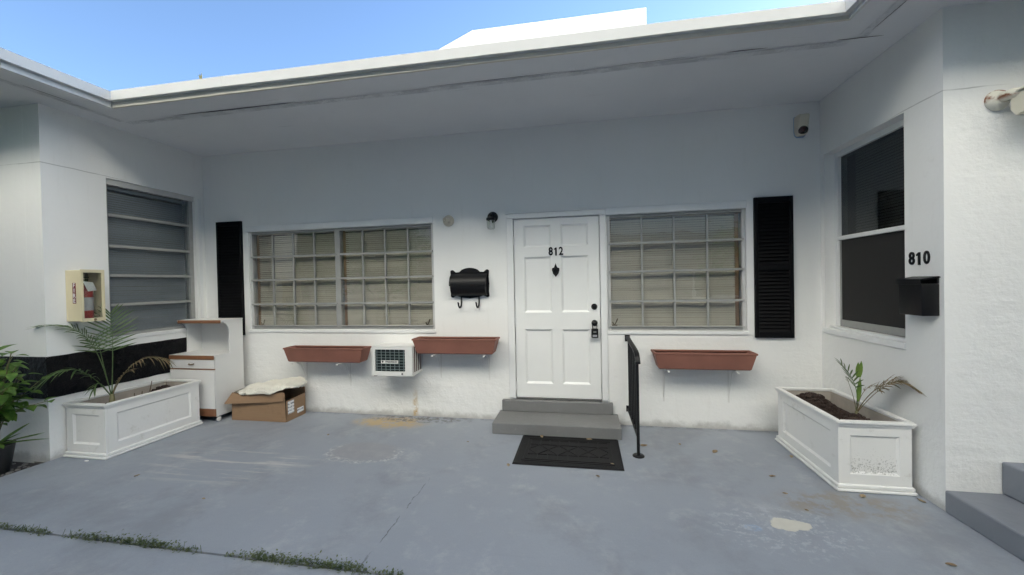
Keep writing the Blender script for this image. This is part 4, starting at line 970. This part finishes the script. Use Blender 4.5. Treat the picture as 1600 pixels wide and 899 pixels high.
frond([c0, q(158, 555, 'y', -1.30), q(140, 500, 'y', -1.38), q(72, 510, 'y', -1.55)], 22, .26, .014, .35, P1, M['palm'], .42)
frond([c0, q(176, 560, 'y', -1.25), q(178, 520, 'y', -1.2), q(172, 488, 'y', -1.2)], 12, .25, .015, .1, P1, M['palm'], .45, 1.1)
frond([c0, q(158, 560, 'y', -1.28), q(152, 525, 'y', -1.22), q(146, 505, 'y', -1.18)], 12, .24, .014, .15, P1, M['palm'], .45, 1.1)
frond([c0, q(185, 590, 'y', -1.2), q(215, 540, 'y', -1.1), q(266, 566, 'y', -1.02)], 16, .14, .012, .7, P1, M['palm_dry'], .45, .6)
frond([c0, q(150, 590, 'y', -1.42), q(115, 555, 'y', -1.6), q(66, 598, 'y', -1.75)], 18, .2, .014, .5, P1, M['palm'], .35, .8)
frond([c0, q(178, 600, 'y', -1.25), q(192, 580, 'y', -1.22), q(206, 578, 'y', -1.2)], 7, .12, .013, .5, P1, M['palm_dry'], .4, .7)
frond([c0, q(160, 600, 'y', -1.35), q(150, 590, 'y', -1.4), q(146, 612, 'y', -1.44)], 6, .10, .012, .6, P1, M['palm'], .3, .7)
pb1 = V((2.53, -.93, .42))
P2 = thing('palm_plant', pb1, 'small half-dry palm seedling growing in the right white planter', 'palm')
MB().tube([pb1, pb1 + V((0, 0, .05)), pb1 + V((.0, 0, .10))], [.022, .016, .010], 10).build('stem', M['stem'], P2, smooth=True)
c1 = pb1 + V((0, 0, .08))
frond([c1, q(1339, 625, 'y', -.93), q(1346, 600, 'y', -.93), q(1312, 566, 'y', -.95)], 8, .11, .012, .15, P2, M['palm'], .55, .7, .004)
frond([c1, q(1342, 620, 'y', -.95), q(1352, 595, 'y', -.98), q(1378, 606, 'y', -1.02)], 7, .09, .010, .3, P2, M['palm_dry'], .5, .6, .003)
frond([c1, q(1350, 620, 'y', -.97), q(1390, 575, 'y', -1.05), q(1430, 610, 'y', -1.12)], 19, .19, .012, .4, P2, M['palm_dry'], .42, .75, .004)
frond([c1, q(1352, 628, 'y', -.96), q(1385, 592, 'y', -1.0), q(1412, 596, 'y', -1.02)], 10, .13, .011, .35, P2, M['palm_dry'], .5, .7, .003)
frond([c1, q(1335, 618, 'y', -.9), q(1326, 600, 'y', -.88), q(1324, 592, 'y', -.87)], 2, .05, .006, .3, P2, M['stem'], .8, .5, .003)
mb = MB()
for (xa, ya, xb, yb) in ((1341, 628, 1344, 590), (1343, 590, 1346, 564), (1340, 590, 1341, 566)):
    a, b_ = q(xa, ya, 'y', -.94), q(xb, yb, 'y', -.95); blade(mb, a, (b_ - a).normalized(), (b_ - a).length, .034, 0, V((0, -1, 0)))
mb.build('spear_leaf', leaf_mat('fresh_palm', (.12, .22, .04), (.18, .28, .06)), P2, smooth=True, fix=False)

# ------------------------------------------------------------------ potted shrub at the left edge
random.seed(21)
pp = V((-4.74, -1.86, -.035))
PS = thing('potted_shrub', pp, 'leafy green shrub in a black pot at the left edge', 'potted plant')
MB().lathe(pp, (0, 0, 1), [(0, .11), (.01, .115), (.24, .15), (.262, .155), (.262, .142), (.23, .138)], 22).build('pot', M['pot'], PS, smooth=35)
MB().lathe(pp + V((0, 0, .21)), (0, 0, 1), [(0, .13), (.015, .12), (.02, .0)], 18).build('potting_soil', M['soil'], PS)
def ovate(mb, p, d, L, wd, nrm):
    side = d.cross(nrm).normalized(); prev = None
    prof_ = [(0, .02), (.12, .55), (.3, .95), (.5, .9), (.72, .55), (.9, .2), (1, .01)]
    for t, ww in prof_:
        c = p + d * (L * t) - nrm * (L * .22 * t * t); k = ww * wd * .5
        cr = [mb.bm.verts.new(c - side * k + nrm * k * .3), mb.bm.verts.new(c), mb.bm.verts.new(c + side * k + nrm * k * .3)]
        if prev:
            for i in range(2): mb.bm.faces.new((prev[i], prev[i + 1], cr[i + 1], cr[i]))
        prev = cr
leaves = MB(); stems = MB()
for i in range(34):
    a = random.uniform(0, 6.28); top = V((random.uniform(-4.85, -4.27), random.uniform(-2.0, -1.72), random.uniform(.6, 1.1)))
    P = [pp + V((.05 * math.cos(a), .05 * math.sin(a), .22)), pp + V((.07 * math.cos(a), .05 * math.sin(a), .55)), top]
    stems.tube([bez(P, k / 8) for k in range(9)], [.006 - .0004 * k for k in range(9)], 5)
    for k in range(11):
        t = .45 + .55 * k / 10; p = bez(P, t); az = random.uniform(0, 6.28)
        d = V((math.cos(az), math.sin(az) * .7, random.uniform(-.45, .4))).normalized(); side = d.cross(V((0, 0, 1))).normalized(); nrm = side.cross(d).normalized()
        ovate(leaves, p + d * .02, d, random.uniform(.08, .14), random.uniform(.055, .09), nrm)
stems.build('stem', M['stem'], PS, smooth=True); leaves.build('foliage', M['leaf'], PS, smooth=True, fix=False)
mb = MB()
for az, el, L in ((20, 18, .36), (38, 5, .34), (5, 30, .3), (-20, 12, .32), (60, 12, .3), (-45, 25, .3), (100, 30, .3)):
    d = V((math.cos(math.radians(az)) * math.cos(math.radians(el)), math.sin(math.radians(az)) * math.cos(math.radians(el)), math.sin(math.radians(el)))); side = d.cross(V((0, 0, 1))).normalized()
    blade(mb, pp + V((.05, .02, .27)), d, L, .045, .12, side.cross(d).normalized())
mb.build('strap_leaves', M['leaf'], PS, smooth=True, fix=False)

# ------------------------------------------------------------------ microwave cart
mc = thing('microwave_cart', (-4.16, -.3, 0), 'white laminate microwave cart with brown trim in the porch corner', 'cart')
kx0, kx1, kyf, kyb = -4.475, -3.845, -.50, -.105; t = .016
prof_r = [(kyb, .065), (kyf + .005, .065), (kyf + .005, .772), (kyf + .19, .772)]
prof_r += [(-.300, .80), (-.296, 1.03)] + [(-.296 - .105 * (1 - math.cos(math.radians(a))), 1.03 + .145 * math.sin(math.radians(a))) for a in range(15, 91, 15)] + [(-.402, 1.18), (kyb, 1.18)]
for xa, xb in ((kx0, kx0 + t), (kx1 - t, kx1)): MB().prism(prof_r, 'x', xa, xb).build('side_panel', M['laminate'], mc)
def cp(nm, x0, x1, y0, y1, z0, z1, mt, bv=0, par=None): return piece(nm, x0, x1, y0, y1, z0, z1, mt, par or mc, bv)
cp('counter', kx0 + t + .0005, kx1 - t - .0005, kyf, kyb - .01, .752, .79, M['laminate']); cp('counter', kx0 - .006, kx1 + .003, kyf - .012, -.302, .7725, .7925, M['laminate'], .002)
cp('counter_edge', kx0 - .004, kx1 + .001, kyf - .019, kyf - .0125, .742, .790, M['brown_trim'], .002)
cp('top_shelf', kx0 - .004, kx1 + .004, -.408, kyb, 1.1805, 1.2, M['laminate'], .002); cp('top_edge', kx0 + .01, kx1 - .002, -.4145, -.4085, 1.160, 1.198, M['brown_trim'], .002)
cp('back_panel', kx0 + t, kx1 - t, kyb - .008, kyb - .002, .08, 1.179, M['laminate'])
cp('bottom', kx0 + t + .0005, kx1 - t - .0005, kyf + .02, kyb - .01, .07, .085, M['laminate'])
dr = cp('drawer_front', kx0 + .003, kx1 - .003, kyf - .013, kyf + .003, .634, .738, M['laminate'], .002)
MB().tube([(-4.195, kyf - .0125, .690), (-4.185, kyf - .03, .686), (-4.16, kyf - .034, .684), (-4.135, kyf - .03, .686), (-4.125, kyf - .0125, .690)], .0065, 8).build('handle', M['brass'], dr, smooth=True)
cp('trim_strip', kx0 + .003, kx1 - .003, kyf - .011, kyf + .003, .620, .632, M['brown_trim'])
cp('cupboard_door', kx0 + .003, kx1 - .003, kyf - .013, kyf + .003, .160, .617, M['laminate'], .002)
cp('kick_board', kx0 + .003, kx1 - .003, kyf - .010, kyf + .003, .070, .157, M['brown_trim'], .002)
for x in (kx0 + .04, kx1 - .012):
    for y in (kyf + .04, kyb - .05):
        c_ = thing('caster', (x, y, 0), parent=mc)
        MB().lathe((x - .012, y, .0275), (1, 0, 0), [(0, .02), (.003, .027), (.021, .027), (.024, .02)], 16).build('wheel', M['caster'], c_, smooth=35)
        piece('fork', x - .016, x + .016, y - .012, y + .012, .056, .0695, M['alu'], c_)

# ------------------------------------------------------------------ cardboard box with cloth on it
cb = thing('cardboard_box', (-3.4, -.25, 0), 'open brown cardboard box on the floor beside the microwave cart', 'box')
bx0, bx1, by0, by1 = -3.735, -3.0, -.400, -.075
def sheet(nm, pts, th=.004, mat=None, par=None, buckle=1.6):
    """thin board: a quad with thickness, slightly buckled"""
    P = [V(p) for p in pts]; n = (P[1] - P[0]).cross(P[3] - P[0]).normalized() * th; mb = MB(); k = 8; g0, g1 = [], []
    for i in range(k + 1):
        r0, r1 = [], []
        for j in range(k + 1):
            a, b_ = i / k, j / k; p = P[0].lerp(P[1], a).lerp(P[3].lerp(P[2], a), b_); wv = .007 * mnoise.noise(p * 7) * math.sin(math.pi * a) * (math.sin(math.pi * b_) + .3) * buckle
            r0.append(mb.bm.verts.new(p + n.normalized() * wv)); r1.append(mb.bm.verts.new(p + n + n.normalized() * wv))
        g0.append(r0); g1.append(r1)
    for i in range(k):
        for j in range(k):
            mb.bm.faces.new((g0[i][j], g0[i + 1][j], g0[i + 1][j + 1], g0[i][j + 1])); mb.bm.faces.new((g1[i][j], g1[i][j + 1], g1[i + 1][j + 1], g1[i + 1][j]))
    for L_ in (0, k):
        for j in range(k):
            mb.bm.faces.new((g0[L_][j], g0[L_][j + 1], g1[L_][j + 1], g1[L_][j])); mb.bm.faces.new((g0[j][L_], g0[j + 1][L_], g1[j + 1][L_], g1[j][L_]))
    return mb.build(nm, mat or M['cardboard'], par or cb, smooth=30)
sheet('front_side', [(bx0, by0, .002), (bx1, by0, .002), (bx1 - .008, by0 - .004, .335), (bx0 + .01, by0 + .01, .325)])
sheet('back_side', [(bx1, by1, .002), (bx0, by1, .002), (bx0, by1, .33), (bx1, by1, .335)])
sheet('left_side', [(bx0, by1 - .005, .002), (bx0, by0 + .005, .002), (bx0, by0 + .005, .32), (bx0, by1 - .005, .32)])
rside = sheet('right_side', [(bx1, by0 + .005, .002), (bx1, by1 - .005, .002), (bx1, by1 - .005, .262), (bx1, by0 + .005, .245)], buckle=.25)
sheet('bottom', [(bx0, by0, .003), (bx0, by1, .003), (bx1, by1, .003), (bx1, by0, .003)], -.003)
sheet('flap', [(bx0 - .045, by0 - .055, .205), (bx1 - .02, by0 - .014, .245), (bx1 - .012, by0 - .0085, .352), (bx0 + .02, by0 - .005, .332)])
piece('shipping_label', bx1 + .0062, bx1 + .007, -.375, -.275, .085, .235, M['print_label'], cb); piece('shipping_label', bx1 + .0062, bx1 + .007, -.225, -.115, .05, .11, M['print_label'], cb)
mb = MB(); bmesh.ops.create_uvsphere(mb.bm, u_segments=72, v_segments=36, radius=1)
for v in mb.bm.verts:
    x, y, z = v.co; sx = math.copysign(abs(x) ** .62, x); sy = math.copysign(abs(y) ** .62, y)
    px, py = -3.33 + sx * .415, -.235 + sy * .215
    k = V((px * 5, py * 5, z)); nn = mnoise.noise(k) * .03 + mnoise.noise(k * 2.7) * .018 + mnoise.noise(k * 7) * .008
    r = max(abs(sx), abs(sy)); edge = max(0, (r - .72) / .28)
    zz_ = .378 + z * .042 + nn * 1.25 + .05 * (px + 3.33) / .41 - .04 * edge * (1 if z < .6 else .7)
    v.co = V((px + nn * .5, py + nn * .4, max(zz_, .338 if r < .92 else .31)))
cl = mb.build('folded_cushion', M['bag'], smooth=True); setp(cl, 'crumpled cream quilted cloth lying on the cardboard box', 'cloth')
mb = MB()
for i in range(14):
    x = random.uniform(-3.6, -3.08); y = random.uniform(-.34, -.14); r = random.uniform(.04, .07)
    bmesh.ops.create_icosphere(mb.bm, subdivisions=2, radius=1, matrix=Matrix.Translation((x, y, .10 + random.random() * .06)) @ Matrix.Diagonal((r * 1.2, r, r * .8, 1)))
mb.box(-3.68, -3.06, -.37, -.11, .008, .09); setp(mb.build('box_contents', M['pot']), 'dark bundled things inside the open cardboard box', 'contents')

# ------------------------------------------------------------------ dry leaves and litter on the floor
def dry_leaf(x, y, L, az, label, mat=None, z=0.0):
    mb = MB(); d = V((math.cos(az), math.sin(az), 0)); side = V((-d.y, d.x, 0)); prev = None; curl = random.uniform(.15, .5); tw = random.uniform(-.5, .5)
    for i in range(9):
        t = i / 8; ww = (math.sin(math.pi * min(1, t * .92 + .03)) ** .8) * L * .27; zc = z + .004 + L * curl * (t - .45) ** 2
        c = V((x, y, 0)) + d * (L * (t - .5)); r = []
        for k in (-1, -.5, 0, .5, 1):
            r.append(mb.bm.verts.new(c + side * (k * ww) + V((0, 0, zc + abs(k) * ww * .55 + tw * k * ww * .2 + .002 * mnoise.noise(V((x * 40 + t * 5, k * 3, y)))))))
        if prev:
            for k in range(4): mb.bm.faces.new((prev[k], prev[k + 1], r[k + 1], r[k]))
        prev = r
    me_lo = min(v.co.z for v in mb.bm.verts)
    for v in mb.bm.verts: v.co.z += z + .0008 - me_lo
    o = mb.build('dry_leaf', mat or M['dry'], smooth=True, fix=False); return setp(o, label, 'leaf', 'dry leaves on the porch floor')
LV = [(-3.32, -1.732, .05, 'on the bare floor in front of the left planter'), (-2.396, -1.96, .035, 'in the middle of the left floor nearest the weeds'), (-2.253, -.686, .045, 'on the floor right of the cardboard box'),
      (-.72, -.673, .03, 'on the floor left of the doormat and below the door steps'), (1.319, -.469, .05, 'on the floor under the flower box, nearer the handrail'), (1.59, -.605, .085, 'on the floor under the flower box, the larger one'),
      (1.889, -1.018, .06, 'on the floor midway between the doormat and right planter'), (1.861, -1.28, .04, 'above the peeled floor patch, nearer the planter'), (1.896, -1.487, .035, 'just above the peeled patch of floor'),
      (2.374, -1.25, .075, 'touching the foot of the right planter front'), (2.728, -1.257, .06, 'on the floor between the right planter and the wing corner'), (2.372, -1.94, .055, 'alone on the floor at the bottom right near the side steps'),
      (.527, -1.207, .045, 'on the floor in front of the doormat'), (-.225, -1.115, .06, 'at the front left corner of the doormat'), (.978, -.55, .085, 'thin and pale beside the handrail foot'), (2.21, -.62, .06, 'beside the left foot of the right planter')]
for i, (x, y, L, where) in enumerate(LV): dry_leaf(x, y, L * .88, random.uniform(0, 6.28), 'dry brown leaf ' + where)
for x, y, wh in ((.0, -.485, 'back edge of the doormat, left one'), (.47, -.50, 'back edge of the doormat, right one'), (.655, -1.0, 'front right of the doormat')): dry_leaf(x, y, .06 if y > -.8 else .035, random.uniform(0, 6.28), 'dry yellowish leaf lying on the ' + wh, z=.0145)
mb = MB(); mb.box(-3.27, -3.235, -1.6, -1.585, .0006, .006); mb.bm.free()
# weeds along the joint and chips
mb = MB()
def weed_density(x): return max(0, mnoise.noise(V((x * 2.6, 3.3, 0))) + .42 + .3 * mnoise.noise(V((x * 9, 1, 0))))
for i in range(4600):
    x = random.uniform(-3.9, -.55)
    if x > -1.5 and x < -.8: dens = .9
    else: dens = weed_density(x)
    if x > -.78: dens *= .45
    if random.random() > dens: continue
    y = -2.468 + random.gauss(0, .013); z = abs(random.gauss(0, .015)) * (.5 + dens); az = random.uniform(0, 6.28); L = random.uniform(.008, .021)
    d = V((math.cos(az), math.sin(az), random.uniform(.0, .9))).normalized(); side = d.cross(V((0, 0, 1))).normalized() * (L * .3); p = V((x, y, z - .002))
    vs_ = [mb.bm.verts.new(p), mb.bm.verts.new(p + d * L * .5 + side), mb.bm.verts.new(p + d * L), mb.bm.verts.new(p + d * L * .5 - side)]; mb.bm.faces.new(vs_)
for i in range(60):
    x = random.uniform(-3.8, -.7); mb.tube([(x, -2.468, -.01), (x + random.uniform(-.02, .02), -2.468 + random.uniform(-.02, .02), random.uniform(.02, .05))], .0012, 4)
setp(mb.build('weeds', M['weed'], fix=False), 'low green weeds growing along the joint in the grey floor', 'weeds', kind='stuff')
def chip(x, y, r, mat, label):
    mb = MB(); n = 9; mb.prism([(x + r * (1 + .35 * mnoise.noise(V((k, x * 9, y * 9)))) * math.cos(6.283 * k / n), y + r * .6 * math.sin(6.283 * k / n)) for k in range(n)], 'z', .0006, .005); setp(mb.build('paint_chip', mat), label, 'paint chip')
chip(-4.13, -1.56, .02, M['paper'], 'white paint chip on the floor before the left planter')

# roof sprout
sp = MB()
for k in range(7):
    az = k * .9; d = V((math.cos(az) * .3, math.sin(az) * .3, 1)).normalized(); blade(sp, V((-2.945 + .004 * k, -1.40, 3.456)), d, random.uniform(.05, .09), .012, .1, V((0, -1, 0)))
setp(sp.build('roof_weed', leaf_mat('yellow_weed', (.35, .33, .16), (.45, .42, .2)), fix=False), 'tiny yellowish weed sprouting on the roof edge', 'weed')

# ------------------------------------------------------------------ white building behind, sunlit
wb = thing('white_house', (-.6, 8, -.1), 'bright sunlit white building rising behind the porch roof', 'building')
y = 6.0; pA = [(-3.9, -.1), (2.112, -.1), (2.112, 8.405), (-2.40, 8.43), (-3.9, 7.82)]
MB().prism(pA, 'y', y, y + .25).build('front_wall', M['bright'], wb)
MB().box(-3.9, 2.1, y + .2505, y + 5, -.1, 7.4).build('body', M['bright'], wb)

# ------------------------------------------------------------------ building across the courtyard (shows in the panes; tall upper storeys added to bounce sunlight in)
ob = thing('courtyard_building', (0, -13, -.1), 'unseen building across the courtyard, tall cream storeys added to bounce sunlight', 'building')
OH = 17.5
MB().box(-32, -7.6, -18, -11, -.1, 3.5).build('wall', M['peach'], ob); MB().box(-4.7, 32, -18, -11, -.1, 3.5).build('wall', M['peach'], ob)
MB().box(-32, 32, -18, -11, 3.502, OH).build('upper_wall', M['cream_wall'], ob)
MB().box(-32.4, 32.4, -18.4, -10.6, OH + .002, OH + .25).build('roof', M['pink_eave'], ob)
for i in range(11):
    x = -26 + i * 5.2
    for r in range(5):
        z = 1.0 + r * 3.2
        if r == 0 and -9.5 < x < -3.2: continue
        wn = piece('window', x - .8, x + .8, -10.998, -10.95, z, z + 1.3, M['trim'], ob); piece('pane', x - .7, x + .7, -10.949, -10.944, z + .1, z + 1.2, M['glass_dark'], wn)
# long block added far behind the porch, out of sight over the roof: keeps the courtyard in shade
tb = thing('shade_block', (25, 46, -.1), 'unseen block added far behind the porch roof to shade the courtyard', 'building')
MB().box(-45, 95, 40, 52, -.1, 27.3).build('wall', M['cream_wall'], tb)
MB().box(-45.4, 95.4, 39.6, 52.4, 27.302, 27.5).build('roof', M['pink_eave'], tb)
# palms beyond the passage
def palm_tree(x, y, h, label):
    T = thing('palm_tree', (x, y, -.1), label, 'palm tree', 'palm trees beyond the courtyard passage')
    MB().tube([(x, y, -.1), (x + .1, y, h * .5), (x + .15, y, h)], [.16, .12, .10], 10).build('trunk', M['bark'], T, smooth=True)
    c = V((x + .15, y, h)); mb = MB()
    for k in range(16):
        az = k * .4 + random.random() * .2; el = random.uniform(.1, .9); L = random.uniform(1.3, 1.8); d = V((math.cos(az), math.sin(az), 0))
        P = [c, c + d * L * .5 + V((0, 0, el)), c + d * L + V((0, 0, el - 1.0))]
        mb.tube([bez(P, i / 8) for i in range(9)], .014, 4)
        for i in range(22):
            t = .15 + .85 * i / 22; p = bez(P, t); Tn = (bez(P, min(1, t + .03)) - bez(P, t - .03)).normalized(); S = Tn.cross(V((0, 0, 1))).normalized()
            for s in (-1, 1): blade(mb, p, (Tn * .6 + S * s).normalized(), .45, .035, .4, S.cross(Tn).normalized())
    mb.build('crown', M['palm'], T, fix=False)
palm_tree(-7.6, -21, 4.6, 'palm tree left of the courtyard passage, seen mirrored in glass'); palm_tree(-5.6, -23.5, 5.0, 'palm tree behind the courtyard passage, seen mirrored in glass')

# leafy trees; those beside the porch are added unseen to darken the wing fronts
def leafy_tree(x, y, h, R0, label, n=5200, keep=lambda p: True):
    random.seed(int(abs(x) * 100)); T = thing('leafy_tree', (x, y, -.04), label, 'tree')
    tk = MB(); tk.tube([(x, y, -.05), (x + .05, y, h * .3), (x, y + .05, h * .55)], [.16, .13, .10], 10)
    lv = MB(); c = V((x, y, h * .68)); tips = []
    for k in range(16):
        az = k * 2.4; rr_ = R0 * random.uniform(.45, .95) * (.55 if (math.sin(az) > .3 or math.cos(az) > .5) and n > 9000 and x < 0 else 1); e = c + V((math.cos(az) * rr_, math.sin(az) * rr_, random.uniform(-.30, .32) * h))
        P = [V((x, y, h * random.uniform(.35, .55))), V((x, y, h * .6)).lerp(e, .4) + V((0, 0, .3)), e]; tk.tube([bez(P, i / 7) for i in range(8)], [.06 - .007 * i for i in range(8)], 6); tips += [bez(P, t_) for t_ in (.55, .75, .9, 1)]
    tk.build('trunk', M['bark'], T, smooth=True)
    for k in range(n):
        p = random.choice(tips) + V((random.gauss(0, .32), random.gauss(0, .32), random.gauss(0, .28)))
        if not keep(p): continue      # kept clear of the camera's view
        d = V((random.uniform(-1, 1), random.uniform(-1, 1), random.uniform(-.7, .3))).normalized(); s_ = d.cross(V((random.random(), random.random(), 1))).normalized(); L = random.uniform(.10, .18)
        q_ = [p, p + d * L * .5 + s_ * L * .28, p + d * L, p + d * L * .5 - s_ * L * .28]
        lv.bm.faces.new([lv.bm.verts.new(v) for v in q_])
    lv.build('crown', M['leaf'], T, fix=False)
leafy_tree(-5.85, -3.45, 4.3, 1.7, 'unseen leafy tree added on the mulch bed to shade the left wing', 19000, lambda p: p.y < -2.4 and p.x < -4.3)  # added out of view, screens daylight from the left wing front

gh = thing('garden_house', (-14, -33, -.1), 'pale yellow house beyond the courtyard passage, seen mirrored in glass', 'building')
MB().box(-40, 6, -36, -30, -.1, 5.2).build('wall', simple('pale_yellow_stucco', (.72, .60, .40), .8), gh)
MB().prism([(-29.4, 5.202), (-36.6, 5.202), (-33, 7.0)], 'x', -40.5, 6.5).build('roof', M['pink_eave'], gh)
leafy_tree(5.2, -4.3, 4.8, 2.0, 'unseen leafy tree added beside the side steps to shade the right wing', 11000)  # added out of view, cuts the light on the right wing front
leafy_tree(-8.2, -25, 6.5, 2.2, 'leafy tree in the garden beyond the courtyard passage', 3000)
leafy_tree(-5.0, -5.5, 5.0, 1.7, 'unseen leafy tree added nearer the courtyard building to shade the left wing', 13000)  # second added tree, darkens the left wing front further
